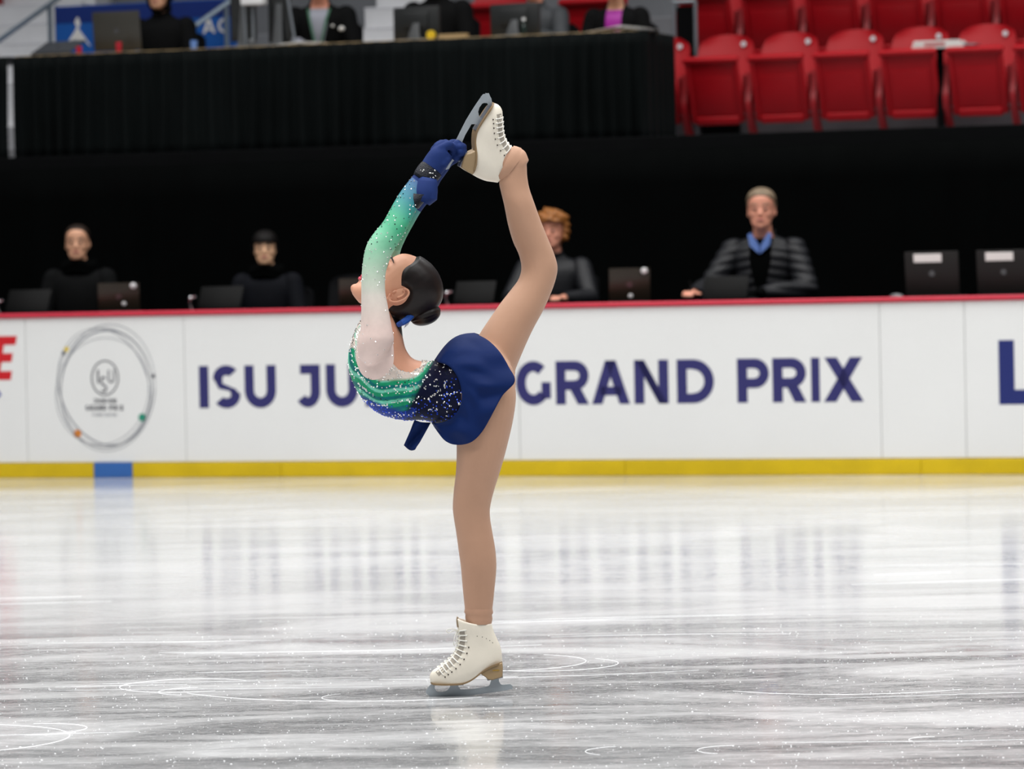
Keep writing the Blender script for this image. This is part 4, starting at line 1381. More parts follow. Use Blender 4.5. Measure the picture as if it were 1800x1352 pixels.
# single seats glimpsed behind the judges' table
for px, lab in ((862, 'folded red seat glimpsed between the two black monitors'), (1040, 'folded red seat showing past the open black blazer'),):
    seat_at(pu(px, ROWW + .85, 40), ROWW + .85, FLOOR_S + .50, lab, 'red seats behind the judges table')
seat_at(pu(-42, ROWW + 1.7, 40), ROWW + 1.7, FLOOR_S + 1.0, 'dark red seat at the top corner beside the stair rail', 'red seats beside the stairs')

# steel frame standing behind the first seat
M_frame = mat('frame_grey', srgb(140, 146, 152), .4, metal=.5, var=.05)
u0, z1 = pix(1184, 4, 4.1); u1, _ = pix(1222, 4, 4.1)
fr_ = empty('steel_frame', B((u0 + u1) / 2, 4.1, FLOOR_S), YAW)
tag(fr_, 'grey steel frame with dark panel standing behind the end red seat', 'frame')
hw = (u1 - u0) / 2
obj('upright', tube([(-hw, 0, 0), (-hw, 0, z1 - FLOOR_S)], .014, 8), M_frame, fr_)
obj('upright', tube([(hw, 0, 0), (hw, 0, z1 - FLOOR_S)], .014, 8), M_frame, fr_)
obj('top_bar', tube([(-hw, 0, z1 - FLOOR_S), (hw, 0, z1 - FLOOR_S)], .016, 8), M_frame, fr_)
obj('panel', box((0, .01, (z1 - FLOOR_S) * .62), (hw * 2 - .03, .01, (z1 - FLOOR_S) * .7), .002, 1), M_plat, fr_)
u0, _ = pix(1262, 20, 4.1)
_t = obj('equipment_case', box((0, 0, .36), (.26, .10, .72), .015, 2), M_plat, loc=B(u0, 4.12, FLOOR_S), rotz=YAW)
tag(_t, 'tall black case standing between the steel frame and upper seats', 'case')
obj('lid', box((0, -.002, .70), (.265, .11, .05), .01, 2), M_plat, _t)
obj('handle', tube([(-.04, -.062, .5), (-.04, -.075, .5), (.04, -.075, .5), (.04, -.062, .5)], .006, 6), M_frame, _t)
# folded paper lying on an armrest post between two seats
M_paper = mat('paper_white', srgb(236, 234, 230), .7, var=.03)
u0, zp = pix(1652, 84, ROWW - .02)
post = empty('cup_post', B(u0, ROWW - .02, FLOOR_S), YAW)
tag(post, 'black post with flat tray between two red seats', 'post')
obj('pole', tube([(0, 0, 0), (0, 0, zp - FLOOR_S - .02)], [.028, .024], 10), M_plat, post)
obj('tray', box((0, 0, zp - FLOOR_S - .014), (.16, .14, .014), .005, 2), M_plat, post)
ua, _ = pix(1608, 74, ROWW - .02); ub, _ = pix(1700, 74, ROWW - .02)
pp = empty('folded_paper', B((ua + ub) / 2, ROWW - .02, zp - .006), YAW)
tag(pp, 'folded white printed paper lying on the tray between red seats', 'paper')
wd = ub - ua
for i in range(4):
    obj('sheet', box((-.012 * i * .3, .004 * i, .004 + .014 * i), (wd * (1 - .04 * i), .20, .011), .004, 2), M_paper, pp)
obj('print', box((-.02, -.1, .026), (wd * .4, .002, .02), 0), mat('paper_print', srgb(200, 120, 120), .7), pp)
obj('flap', box((wd / 2 + .03, .0, .018), (.09, .16, .012), .004, 2), M_frame, pp)

# ================================================================== TABLES
M_tabletop = mat('table_wood', srgb(176, 150, 108), .5, var=.1, vscale=6)
M_tablemetal = mat('table_leg_black', srgb(30, 30, 32), .4, metal=.4)
TABZ = FLOOR_S + .742
def table(name, ua, ub, w0, w1, z0, ztop, label, top_m, cat='table'):
    t = empty(name, B((ua + ub) / 2, (w0 + w1) / 2, z0), YAW)
    tag(t, label, cat)
    L, D, h = ub - ua, w1 - w0, ztop - z0
    obj('tabletop', box((0, 0, h - .014), (L, D, .028), .005, 2), top_m, t)
    for sx in (-1, 1):
        for sy in (-1, 1):
            obj('leg', tube([(sx * (L / 2 - .12), sy * (D / 2 - .08), 0), (sx * (L / 2 - .12), sy * (D / 2 - .08), h - .03)], .018, 8), M_tablemetal, t)
    return t
JW0, JW1 = 2.42, 3.02
uL, uR = pu(27, JW0, 110), pu(1126, JW0, 80)
table('judges_table', uL, uR, JW0, JW1, FLOOR_S, TABZ, 'long judges table with thin wooden edge above the pleated black skirt', M_tabletop)
table('judges_table', uL - 2.1, uL - .035, JW0, JW1, FLOOR_S, TABZ, 'second table with black skirt, cut by the frame edge beside the steps', M_tablemetal)
sk_ = obj('table_skirt', merge(drape(uL, uR + .045, JW0 - .06, FLOOR_S + .01, TABZ - .008, .034, .14, 5), (lambda q: (np.c_[uR + .035 + (q[0][:, 1]) * .3, q[0][:, 0], q[0][:, 2]], q[1]))(drape(JW0 - .115, JW1 + .02, 0, FLOOR_S + .01, TABZ - .008, .03, .14, 8))), M_skirtcloth, loc=B(0, 0, 0), rotz=YAW)
thick(sk_, .004)
tag(sk_, 'long pleated black skirt hanging from the judges table', 'table skirt')
sk_ = obj('table_skirt', drape(uL - 2.1, uL - .04, JW0 - .045, FLOOR_S + .01, TABZ - .005, .02, .125, 9), M_skirtcloth, loc=B(0, 0, 0), rotz=YAW)
thick(sk_, .004)
tag(sk_, 'short black table skirt at the frame edge past a bright gap', 'table skirt')
DESKZ = 1.025
uA, uB = pu(-60, .4), pu(1900, .4)
nd = 3
desk_names = ('black officials desk behind the boards under the two women', 'black officials desk behind the boards beyond the skater', 'black officials desk behind the boards with two open laptops')
for i in range(nd):
    a = uA + (uB - uA) * i / nd
    b_ = uA + (uB - uA) * (i + 1) / nd
    table('officials_desk', a + .004, b_ - .004, .13, .74, FLOOR_O, DESKZ, desk_names[i], M_plat, 'desk')

# ================================================================== EQUIPMENT
M_lap = mat('laptop_dark', srgb(6, 6, 6), .5, spec=.1, var=.05)
M_lap2 = mat('laptop_brown', srgb(50, 43, 34), .35, spec=.5, metal=.2, var=.05)
M_key = mat('keyboard_black', srgb(16, 16, 18), .5)
M_screen = mat('screen_black', srgb(12, 12, 16), .15)
M_chrome = mat('chrome', srgb(225, 225, 228), .15, metal=.9)
M_logo = mat('laptop_logo', srgb(96, 96, 98), .25, metal=.7)
M_plainwhite = mat('plain_white', srgb(240, 240, 240), .3)
def laptop(u, w, z, wd, hd, ang, rot, m, label, sticker=False, badges=(), mic=False, logo=True):
    """lid seen from behind; ang = lean of the lid away from the user, towards the rink"""
    r = empty('laptop', B(u, w, z), YAW + rot)
    tag(r, label, 'laptop', 'laptops')
    obj('base', box((0, .11, .010), (wd, .23, .018), .005, 2), m, r)
    obj('keyboard', box((0, .10, .0205), (wd * .86, .11, .003), .001, 1), M_key, r)
    ca, sa = math.cos(ang), math.sin(ang)
    R = np.array([[1, 0, 0], [0, ca, -sa], [0, sa, ca]])
    lid = obj('lid', xform(box((0, 0, hd / 2), (wd, .010, hd), .004, 2), R, (0, -.002, .022)), m, r)
    obj('screen', xform(box((0, .0056, hd / 2 + .002), (wd * .93, .001, hd * .86), 0), R, (0, -.002, .022)), M_screen, lid)
    if logo: obj('logo', xform(tube([(0, -.0065, hd * .5), (0, -.004, hd * .5)], .017, 16), R, (0, -.002, .022)), M_logo, lid)
    if sticker:
        obj('sticker', xform(box((-wd * .07, -.006, hd * .855), (wd * .52, .002, hd * .19), .0008, 1), R, (0, -.002, .022)), M_paper, lid)
    for bx, bz, br in badges:
        obj('white_spot', xform(ellipsoid((bx * wd, -.008, bz * hd), (br, .006, br), 14, 8), R, (0, -.002, .022)), M_plainwhite, lid)  # small round white spot on the back of the lid
    if mic:
        obj('gooseneck', tube(catmull([(-wd / 2 - .02, -.02, 0), (-wd / 2 - .035, -.03, .05), (-wd / 2 - .02, -.04, .09), (-wd / 2 + .01, -.05, .10)], 5), .008, 8), M_chrome, r)
        obj('gooseneck_tip', ellipsoid((-wd / 2 - .024, -.045, .092), (.014, .014, .014), 10, 8), M_chrome, r)
    return r
def lap_px(x0, x1, ytop, w, z, ang, rot, m, label, **k):
    (ua, zt_), (ub, _) = pix(x0, ytop, w), pix(x1, ytop, w)
    hd = max(.10, (zt_ - z - .02) / math.cos(ang))
    return laptop((ua + ub) / 2, w, z, (ub - ua) / max(.5, math.cos(rot)), hd, ang, rot, m, label, **k)
W0 = .30
M_lap3 = mat('laptop_graphite', srgb(34, 32, 31), .5, spec=.25, var=.05)
lap_px(1592, 1686, 444, W0, DESKZ, .10, 0.0, M_lap3, 'dark laptop with white sticker and round logo beside an empty stretch of desk', sticker=True)
lap_px(1718, 1812, 441, W0, DESKZ, .10, 0.0, M_lap3, 'dark laptop with white sticker cut by the frame edge', sticker=True)
lap_px(1235, 1312, 487, W0, DESKZ, -.45, .05, M_lap, 'low dark laptop in front of the grey haired man', logo=False)
lap_px(1074, 1138, 473, W0, DESKZ, .22, .35, M_lap2, 'brownish laptop with two round white badges beside the curly haired woman', badges=((.36, .92, .02), (.02, .16, .014)))
lap_px(796, 866, 496, W0, DESKZ, -.5, 0, M_lap, 'low dark laptop with chrome gooseneck close to the skater bun', mic=True, logo=False)
lap_px(600, 655, 491, W0, DESKZ, .25, .4, M_lap2, 'brownish laptop mostly hidden behind the skater face')
lap_px(346, 421, 505, W0, DESKZ, -.5, 0, M_lap, 'low dark laptop with chrome gooseneck before the fringe haired woman', mic=True, logo=False)
lap_px(178, 240, 499, W0, DESKZ, .22, .35, M_lap2, 'brownish laptop with two round white badges between the two women', badges=((.36, .9, .02), (.12, .25, .014)))
lap_px(8, 82, 511, W0, DESKZ, -.5, 0, M_lap, 'low dark laptop with chrome gooseneck at the frame edge', mic=True, logo=False)
u0, _ = pix(1578, 512, .35)
ms = obj('computer_mouse', ellipsoid((0, 0, .018), (.032, .052, .018), 16, 10), mat('mouse_grey', srgb(120, 122, 124), .35), loc=B(u0, .32, DESKZ), rotz=YAW + .9)
tag(ms, 'grey computer mouse on the desk beside the stickered laptop', 'mouse')
obj('wheel', tube([(-.004, -.035, .03), (.004, -.035, .03)], .006, 10), M_key, ms)

def monitor(u, w, wd, z_lo, z_hi, rot, m, label, stand=M_frame):
    r = empty('monitor', B(u, w, TABZ), YAW + rot)
    tag(r, label, 'monitor', 'monitors on the judges table')
    zl, zh = z_lo - TABZ, z_hi - TABZ
    obj('housing', merge(box((0, .0, (zl + zh) / 2), (wd, .03, zh - zl), .008, 2), box((0, -.02, (zl + zh) / 2 + .02), (wd * .55, .02, (zh - zl) * .5), .008, 2)), m, r)
    obj('screen', box((0, .0165, (zl + zh) / 2), (wd * .94, .002, (zh - zl) * .9), 0), M_screen, r)
    obj('stand', loft([(np.array([-.05, -.05, .008]), np.array([.05, -.05, .008]), np.array([0, .012, 0])), (np.array([-.035, -.045, .06]), np.array([.04, -.045, .06]), np.array([0, .010, 0])), (np.array([-.012, -.035, (zl + zh) / 2]), np.array([.035, -.035, (zl + zh) / 2]), np.array([0, .008, 0]))], 14), stand, r)
    obj('foot', box((0, -.03, .006), (.20, .15, .012), .005, 2), stand, r)
    return r
M_mon = mat('monitor_black', srgb(30, 32, 32), .45, var=.05)
M_monstand = mat('monitor_stand', srgb(84, 86, 88), .45, var=.05)
for x0, x1, yt, yb, lab in ((690, 776, 14, 68, 'black monitor on a grey stand beside the white stairs'), (860, 952, 8, 62, 'black monitor on a grey stand before the red seat')):
    (ua, zt_), (ub, zb_) = pix(x0, yt, 2.62), pix(x1, yb, 2.62)
    monitor((ua + ub) / 2, 2.62, ub - ua, zb_, zt_, -.12, M_mon, lab, M_monstand)
# two tall dark screens on poles, left group
for x0, x1, yt, yb, rot, lab in ((405, 450, -60, 72, .25, 'tall dark screen beside the blue banner letters'), (470, 513, -60, 74, -.1, 'tall dark screen beside the person in the open jacket')):
    (ua, zt_), (ub, zb_) = pix(x0, yt, 2.62), pix(x1, yb, 2.62)
    monitor((ua + ub) / 2, 2.62, ub - ua, zb_, zt_, rot, M_mon, lab, M_monstand)
# document camera stand with a white head
u0, _ = pix(443, 90, 2.55)
dc = empty('document_camera', B(u0, 2.55, TABZ), YAW)
tag(dc, 'grey document camera stand with white lamp head', 'camera stand')
(ua, zt_), _q = pix(432, 8, 2.55), 0
hz_ = zt_ - TABZ
obj('base', merge(box((0, 0, .008), (.13, .12, .016), .005, 2), ellipsoid((0, 0, .03), (.03, .03, .035))), M_monstand, dc)
obj('pole', tube([(-.045, 0, .016), (-.05, 0, hz_)], .009, 8), M_frame, dc)
obj('pole', tube([(.012, 0, .016), (.012, 0, hz_)], .010, 8), M_frame, dc)
obj('lamp_head', box((.03, -.02, hz_ + .02), (.165, .09, .055), .01, 2), M_plainwhite, dc)
(u1_, z1_), (u2_, z2_) = pix(505, -10, 2.5), pix(519, 76, 2.5)
st_ = empty('microphone_stand', B(u2_, 2.5, TABZ), YAW)
tag(st_, 'thin grey rod stand leaning beside the open jacket', 'stand')
obj('base', tube([(0, 0, 0), (0, 0, .014)], .045, 16), M_monstand, st_)
obj('rod', tube([(0, 0, .012), (u1_ - u2_, 0, z1_ - TABZ)], .009, 8), M_frame, st_)
# open laptops of the upper table
(ua, zt_), (ub, _) = pix(166, 28, 2.62), pix(247, 28, 2.62)
laptop((ua + ub) / 2, 2.62, TABZ, ub - ua, (zt_ - TABZ) / math.cos(.12), .12, .06, mat('laptop_taupe', srgb(58, 56, 50), .4, var=.05), 'open taupe laptop in front of the blue banner')
(ua, zt_), (ub, _) = pix(36, 76, 2.5), pix(118, 76, 2.5)
r = laptop((ua + ub) / 2 + .02, 2.56, TABZ, ub - ua, .20, -1.12, -.25, mat('laptop_slate', srgb(64, 66, 70), .4, var=.05), 'nearly closed slate laptop lying at the table end by the steps')
# small things on the upper table
def small(name, px, py, w, VF, m, label, cat, group=None, rot=0):
    u, _ = pix(px, py, w)
    o_ = obj(name, VF, m, loc=B(u, w, TABZ), rotz=YAW + rot)
    tag(o_, label, cat, group)
    return o_
M_redcup = mat('cup_red', srgb(190, 30, 50), .4)
def cup(h, r0, r1):
    n = 16
    return tube([(0, 0, 0), (0, 0, .003), (0, 0, h), (0, 0, h + .001), (0, 0, .01)], [r0 * .96, r0, r1, r1 * .92, r0 * .85], n)
small('paper_cup', 139, 96, 2.50, cup(.055, .018, .022), M_redcup, 'small red cup beside the slate laptop', 'cup', 'red cups')
small('paper_cup', 209, 94, 2.47, cup(.07, .018, .023), M_redcup, 'small red cup before the taupe laptop', 'cup', 'red cups')
def bottle(h, r):
    return tube([(0, 0, 0), (0, 0, .004), (0, 0, h * .55), (0, 0, h * .7), (0, 0, h * .82), (0, 0, h * .83), (0, 0, h)], [r * .9, r, r, r * .7, r * .38, r * .5, r * .48], 14)
small('glass', 341, 90, 2.5, cup(.06, .022, .026), mat('glass_blue', srgb(110, 150, 220), .1, spec=.8), 'small blue glass beside the hooded person', 'glass')
tp = small('tape_roll', 757, 72, 2.48, merge(tube([(0, .0, .03 + 0), (0, .024, .03)], .030, 18), tube([(0, -.001, .03), (0, .025, .03)], .012, 12)), mat('tape_yellow', srgb(232, 196, 40), .4), 'yellow roll beside the black monitor foot', 'roll')
small('name_card', 795, 70, 2.46, extrude_poly([(-.10, 0), (.10, 0), (.10, .03), (-.10, .03)], 0, .05)[0:2], M_tabletop, 'low tan card on the table edge past the yellow roll', 'card')
bt = small('water_bottle', 921, 60, 2.5, bottle(.10, .018), mat('bottle_dark', srgb(30, 44, 40), .2), 'short dark bottle past the black monitor', 'bottle')
obj('cap', tube([(0, 0, .10), (0, 0, .118)], .012, 12), M_plainwhite, bt)
for k, (px_, lab) in enumerate(((512, 'white paper sheets before the leaning rod stand'), (1075, 'open white papers before the magenta top'))):
    p_ = empty('papers', B(pu(px_ + 12, 2.5, 70), 2.52, TABZ), YAW + .1 * (1 - 2 * k))
    tag(p_, lab, 'papers')
    for i in range(3):
        V_, F_ = [], []
        for a in range(9):
            s = -1 + a / 4
            for b2 in range(2):
                V_.append((s * (.15 if k == 0 else .2) + .02 * i, -.09 + .2 * b2 + .012 * i, .003 + .004 * i + .018 * (1 - abs(s)) * (k + .5)))
        for a in range(8):
            F_.append((2 * a, 2 * a + 2, 2 * a + 3, 2 * a + 1))
        thick(obj('sheet', (np.array(V_), F_), M_paper, p_), .002)

# ---- banner and hand rails
M_banner = mat('banner_blue', srgb(20, 92, 178), .45, var=.05, vscale=3)
M_bannertop = mat('banner_deep_blue', srgb(6, 42, 120), .45, var=.05, vscale=3)
BW = 3.9
(ua, zt_), (ub, zb_) = pix(97, 12, BW), pix(418, 104, BW)
zt2 = pix(400, 0, BW)[1]
bn = empty('banner', B((ua + ub) / 2, BW, FLOOR_S), YAW)
tag(bn, 'blue banner with white tower emblem and letters behind the judges table', 'banner')
L_ = ub - ua
cb = obj('cloth', box((0, 0, (zt_ + FLOOR_S) / 2 - FLOOR_S), (L_, .012, zt_ - FLOOR_S), .003, 1), M_banner, bn)
obj('upper_band', box((0, -.0072, zt_ - FLOOR_S - .065), (L_ - .004, .002, .12), 0), M_bannertop, cb)
def bp(px, py):
    u, z = pix(px, py, BW); return (u - (ua + ub) / 2, z - FLOOR_S)
obj('emblem', merge(extrude_poly([bp(*p) for p in ((119, 76), (133, 54), (136, 47), (132, 40), (136, 31), (139, 31), (142, 42), (139, 50), (142, 55), (158, 77), (160, 82), (150, 72), (130, 70))], -.0095, -.006)), M_paper, cb)
for ch, a, b_, yt, yb in (('A', 357, 379, 33, 59), ('C', 384, 405, 32, 58), ('E', 245, 252, 38, 62)):
    x0, z0 = bp(a, yb); x1, z1 = bp(b_, yt)
    obj('letter', glyph_mesh(ch, x1 - x0, z1 - z0, .02, -.0095, -.006), M_paper, cb, loc=(x0, 0, z0), smooth=False)
for s in (-1, 1):
    obj('post', tube([(s * (L_ / 2), .01, 0), (s * (L_ / 2), .01, zt_ - FLOOR_S + .01)], .012, 8), M_frame, bn)
def rail(pa, pb, w0, w1, label):
    (u0, z0), (u1, z1) = pix(*pa, w0), pix(*pb, w1)
    a, b_ = B(u0, w0, z0), B(u1, w1, z1)
    r = empty('hand_rail', (a[0], a[1], FLOOR_S))
    tag(r, label, 'hand rail', 'hand rails of the aisle stairs')
    o_ = np.array([a[0], a[1], FLOOR_S])
    d = b_ - a
    a2, b2 = a - d * .25, b_ + d * .12
    obj('bar', tube([a2 - o_, b2 - o_], .019, 10), M_rail, r)
    for t in (.02, .85):
        p = a2 + (b2 - a2) * t
        obj('post', tube([np.array([p[0], p[1], FLOOR_S]) - o_, p - o_], .017, 8), M_rail, r)
rail((0, 70), (95, 2), 3.26, 4.2, 'pale steel hand rail climbing beside the white steps')
rail((345, 44), (402, 4), 3.6, 3.84, 'pale steel hand rail crossing behind the banner letters')

# ================================================================== SEATED PEOPLE
M_chairb = mat('chair_black', srgb(12, 13, 16), .7, spec=.15, var=.1)
def chair(u, w, z, rot, label, h=1.0):
    r = empty('office_chair', B(u, w, z), YAW + rot)
    tag(r, label, 'chair', 'black chairs of the officials')
    obj('seat', box((0, 0, .425 * h), (.44, .42, .05), .02, 3), M_chairb, r)
    V, F = shell(.42, .56 * h, .92 * h, .05, .025, .06)
    obj('backrest', (V + np.array([0, .20, 0]), F), M_chairb, r)
    for sx in (-1, 1):
        for sy in (-1, 1):
            obj('leg', tube([(sx * .19, sy * .18, 0), (sx * .18, sy * .17, .41 * h)], .012, 8), M_tablemetal, r)
        obj('back_post', tube([(sx * .17, .20, .40 * h), (sx * .17, .235, .60 * h)], .012, 8), M_tablemetal, r)
    return r
def hand(wr, fwd, sgn, scale=1.0):
    """palm and five fingers lying on a surface; fwd unit direction in plan"""
    wr = np.asarray(wr, float); f_ = np.array([fwd[0], fwd[1], 0.0]); f_ /= np.linalg.norm(f_)
    s_ = np.array([-f_[1], f_[0], 0]) * sgn
    up = np.array([0, 0, 1.0])
    P = [loft([(wr - s_ * .026, wr + s_ * .026, up * .017), (wr + f_ * .04 - s_ * .036, wr + f_ * .04 + s_ * .036, up * .016), (wr + f_ * .08 - s_ * .037, wr + f_ * .08 + s_ * .037, up * .013)], 14)]
    for k, (off, ln) in enumerate(((-.028, .060), (-.010, .072), (.010, .068), (.028, .052))):
        a = wr + f_ * .078 + s_ * off
        P.append(chain([a, a + f_ * ln * .5 + up * .012, a + f_ * ln * .85 - up * .002, a + f_ * ln - up * .012], [.0095, .009, .0085, .0075], 8))
    a = wr + f_ * .02 - s_ * .03
    P.append(chain([a, a + f_ * .03 - s_ * .022, a + f_ * .06 - s_ * .026], [.011, .010, .008], 8))
    return P
def person(u, w, z, rot, scale, label, hair, jacket, skin, top=None, hair_style='short', arms='desk', lean=0.0, head_turn=0.0, scarf=None, hood=False, collar=None, lanyard=None, deskh=.745, hair_z=None, patches=(), quilt=False):
    """a figure sitting at a desk, built facing -y"""
    dh = deskh / scale + .02
    hipc = np.array([0, .06, .50])
    def sc_(a, b, hw): return (np.array([0, a[0], a[1]]), np.array([0, b[0], b[1]]), np.array([hw, 0, 0]))
    ln = lean
    T = [sc_((-.06, .44), (.19, .44), .17), sc_((-.055, .52), (.18, .52), .175), sc_((-.05 - ln * .3, .66), (.15 - ln * .3, .66), .15), sc_((-.07 - ln * .6, .82), (.15 - ln * .6, .82), .165),
         sc_((-.06 - ln * .9, .93), (.15 - ln * .9, .93), .185), sc_((-.03 - ln, .985), (.12 - ln, .99), .155), sc_((-.012 - ln, 1.015), (.10 - ln, 1.02), .085), sc_((-.02 - ln, 1.045), (.08 - ln, 1.05), .058), sc_((-.03 - ln, 1.11), (.07 - ln, 1.12), .052)]
    sh = [loft(T, 28)]
    HC = np.array([0, .0 - ln, 1.185])
    ct, st_ = math.cos(head_turn), math.sin(head_turn)
    HR = np.array([[ct, -st_, 0], [st_, ct, 0], [0, 0, 1]])
    sh += [xform(p, HR, HC) for p in head_parts()]
    armch = []
    for s in (-1, 1):
        sho = np.array([s * .175, .045 - ln, .955])
        if arms == 'desk' or (arms == 'near' and s < 0):
            el = np.array([s * .255, -.10 - ln, .77 if dh > .74 else .73]); wr = np.array([s * .13, -.33 - ln * .5, dh + .022])
        elif arms == 'write' and s < 0:
            el = np.array([s * .29, -.10 - ln, .76]); wr = np.array([s * .33, -.36 - ln * .5, dh + .03])
        elif arms == 'write':
            el = np.array([s * .27, -.06 - ln, .74]); wr = np.array([s * .05, -.30 - ln * .5, dh + .025])
        else:
            el = np.array([s * .24, -.02 - ln, .70]); wr = np.array([s * .12, -.22, .58])
        sh.append(chain([sho, sho * .6 + el * .4, el], [.062, .055, .046], 14))
        sh.append(chain([el, el * .5 + wr * .5, wr], [.045, .039, .028], 12))
        dirv = wr - el
        dirv = np.array([dirv[0] * .5, dirv[1]]) if arms != 'lap' else np.array([-s * .5, -1.])
        sh += hand(wr, dirv, s)
        armch.append(([sho, el, wr], [.062, .046, .03]))
        hip, kn, an_ = np.array([s * .095, .06, .475]), np.array([s * .11, -.36, .49]), np.array([s * .11, -.33, .09])
        sh.append(chain([hip, kn], [.085, .062], 14)); sh.append(chain([kn, kn * .5 + an_ * .5 + np.array([0, .02, 0]), an_], [.058, .052, .04], 12))
        sh.append(chain([an_ - np.array([0, -.02, .03]), an_ + np.array([0, -.14, -.06])], [.04, .03], 10))
    V, F, N = remeshed(merge(*sh), .0075, 3)
    base = B(u, w, z)
    root = obj('person', (V * scale, F), skin, loc=base, rotz=YAW + rot, sharp=None)
    tag(root, label, 'person')
    x, y, zz = V.T
    d_hand = np.min([np.linalg.norm(V - c[0][2], axis=1) + 0 for c in armch], axis=0)
    wrist_f = np.min([((V - c[0][2]) @ ((c[0][2] - c[0][1]) / np.linalg.norm(c[0][2] - c[0][1]))) * -1 + np.where(np.linalg.norm(V - c[0][2], axis=1) > .2, 1, 0) for c in armch], axis=0)
    neckz = 1.06 + (.02 if scarf else 0)
    f = np.minimum.reduce([neckz + (y + ln) * .35 - zz, zz - .455, wrist_f + .0])
    if top is not None:       # open front showing a shirt
        vneck = np.hypot(x, 0) - np.clip((zz - .62) * .22, 0, .06)
        front = np.where(y < .03 - ln, vneck, .05)
        f = np.minimum(f, front)
        g = np.minimum.reduce([zz - .50, (1.03 if collar is not None else 1.0) - zz, -y + .05 - ln, .14 - np.abs(x)])
        tv = clip(V, F, N, g, .006)
        obj('shirt', (tv[0] * scale, tv[1]), top, root, sharp=None)
    jv = clip(V, F, N, f, .012)
    J = jv[0].copy()
    if quilt:
        J += jv[2] * (.008 * np.abs(np.sin(J[:, 2:3] * 62 + np.abs(J[:, 0:1]) * 10)))
    jk = obj('jacket', (J * scale, jv[1]), jacket, root, sharp=None)
    thick(jk, .006)
    f = np.minimum(.47 - zz, zz - .07)
    tv = clip(V, F, N, f, .010)
    obj('trousers', (tv[0] * scale, tv[1]), M_black, root, sharp=None)
    tv = clip(V, F, N, .085 - zz, .010)
    obj('shoes', (tv[0] * scale, tv[1]), M_chairb, root, sharp=None)
    # hair
    hl = (V - HC) @ HR
    hx, hy, hz2 = hl.T
    near_h = np.where(np.linalg.norm(hl, axis=1) < .165, .1, -.1)
    earm = np.where(np.abs(hx) > .055, np.hypot(hy - .004, hz2 + .004) - .030, .05)
    if hair_style == 'short':
        f = np.minimum.reduce([np.where(hz2 > .058, hy + .082 + (hz2 - .085) * 1.2, hy + .022 + (hz2 - .058) * .5), hz2 + .05, earm, near_h]); off = .010
    elif hair_style == 'pulled':
        f = np.minimum.reduce([hy + .070 + (hz2 - .095) * .8 - np.clip(.05 - hz2, 0, 1) * .75, hz2 + .07, earm, near_h]); off = .007
    elif hair_style == 'fringe':
        f = np.minimum.reduce([np.where(hz2 > .048, .05, hy + .03 - np.clip(.04 - hz2, 0, 1) * .25), hz2 + .085, near_h]); off = .012
    else:                      # curly
        f = np.minimum.reduce([np.where(hz2 > .062, .05, hy + .02), hz2 + .06, near_h]); off = .018
    hv = clip(V, F, N, f, off, .022)
    H = hv[0].copy()
    if hair_style == 'curly':
        H += hv[2] * (.010 * np.sin(H[:, 0:1] * 130) * np.sin(H[:, 1:2] * 120) + .008 * np.sin(H[:, 2:3] * 150 + H[:, 0:1] * 60) + .008)
    if len(H):
        thick(obj('hair', (H * scale, hv[1]), hair, root, sharp=None), .008)
    hp = lambda a, b_, c: (HR @ np.array([a, b_, c]) + HC) * scale
    for s in (-1, 1):
        obj('eye', ellipsoid(hp(s * .031, -.095, .009), (.010 * scale, .005, .0055), 10, 8), M_lash, root)
        obj('eyebrow', tube([hp(s * (.014 + .036 * t), -.099 + .020 * t * t, .031 + .006 * math.sin(2.5 * t)) for t in np.linspace(0, 1, 5)], .0032 * scale, 6), hair, root)
    obj('lips', tube([hp(q, -.104 + 6 * q * q, -.053) for q in np.linspace(-.022, .022, 7)], [.002, .005, .006, .006, .006, .005, .002], 8), mat('lips_plain', srgb(186, 110, 100), .5), root)
    if scarf is not None:
        R_ = [np.array([.088 * math.cos(t), .035 - ln + .078 * math.sin(t), 1.045 + .012 * math.sin(t * 3)]) * scale for t in np.linspace(0, 2 * math.pi, 25)[:-1]]
        obj('scarf', merge(tube(R_, .036 * scale, 10, closed=True), tube([p + np.array([0, .005, -.035]) * scale for p in R_], .036 * scale, 10, closed=True)), scarf, root)
    if hood:
        f = np.minimum.reduce([hy + .045 + np.clip(hz2 - .05, 0, 1) * -.3, hz2 + .12, np.where(np.linalg.norm(hl, axis=1) < .19, .1, -.1)])
        hv = clip(V, F, N, f, .022)
        thick(obj('hood', (hv[0] * scale, hv[1]), jacket, root, sharp=None), .012)
    if collar is not None:
        for s in (-1, 1):
            obj('collar', extrude_poly([(s * .008, .955), (s * .05, 1.005), (s * .07, 1.055), (s * .055, 1.06), (s * .012, .995)], -.075 - ln, -.055 - ln)[0:2] if False else
                ((lambda q: (q[0] * scale, q[1]))(extrude_poly([(s * .004, .94), (s * .055, .985), (s * .068, 1.05), (s * .05, 1.06), (s * .006, .985)], -.082 - ln, -.045 - ln))), collar, root)
    if lanyard is not None:
        for s in (-1, 1):
            obj('lanyard', tube([np.array(p) * scale for p in ((s * .075, -.03 - ln, 1.0), (s * .055, -.085 - ln, .92), (s * .02, -.100 - ln * .7, .76))], .008 * scale, 6), lanyard, root)
    for (bx, bz, br) in patches:
        obj('patch', ellipsoid(np.array([bx, -.085 - ln * .8, bz]) * scale, (br, .012, br * .8), 12, 8), M_paper, root)
    return root
SK1 = mat('skin_light', srgb(214, 160, 128), .55, var=.03)
SK2 = mat('skin_ruddy', srgb(222, 152, 126), .55, var=.04)
SK3 = mat('skin_warm', srgb(216, 170, 134), .55, var=.03)
H_dark = mat('hair_dark', srgb(16, 13, 12), .55, spec=.15, var=.2, vscale=30)
H_brown = mat('hair_brown', srgb(38, 28, 22), .55, spec=.2, var=.2, vscale=30)
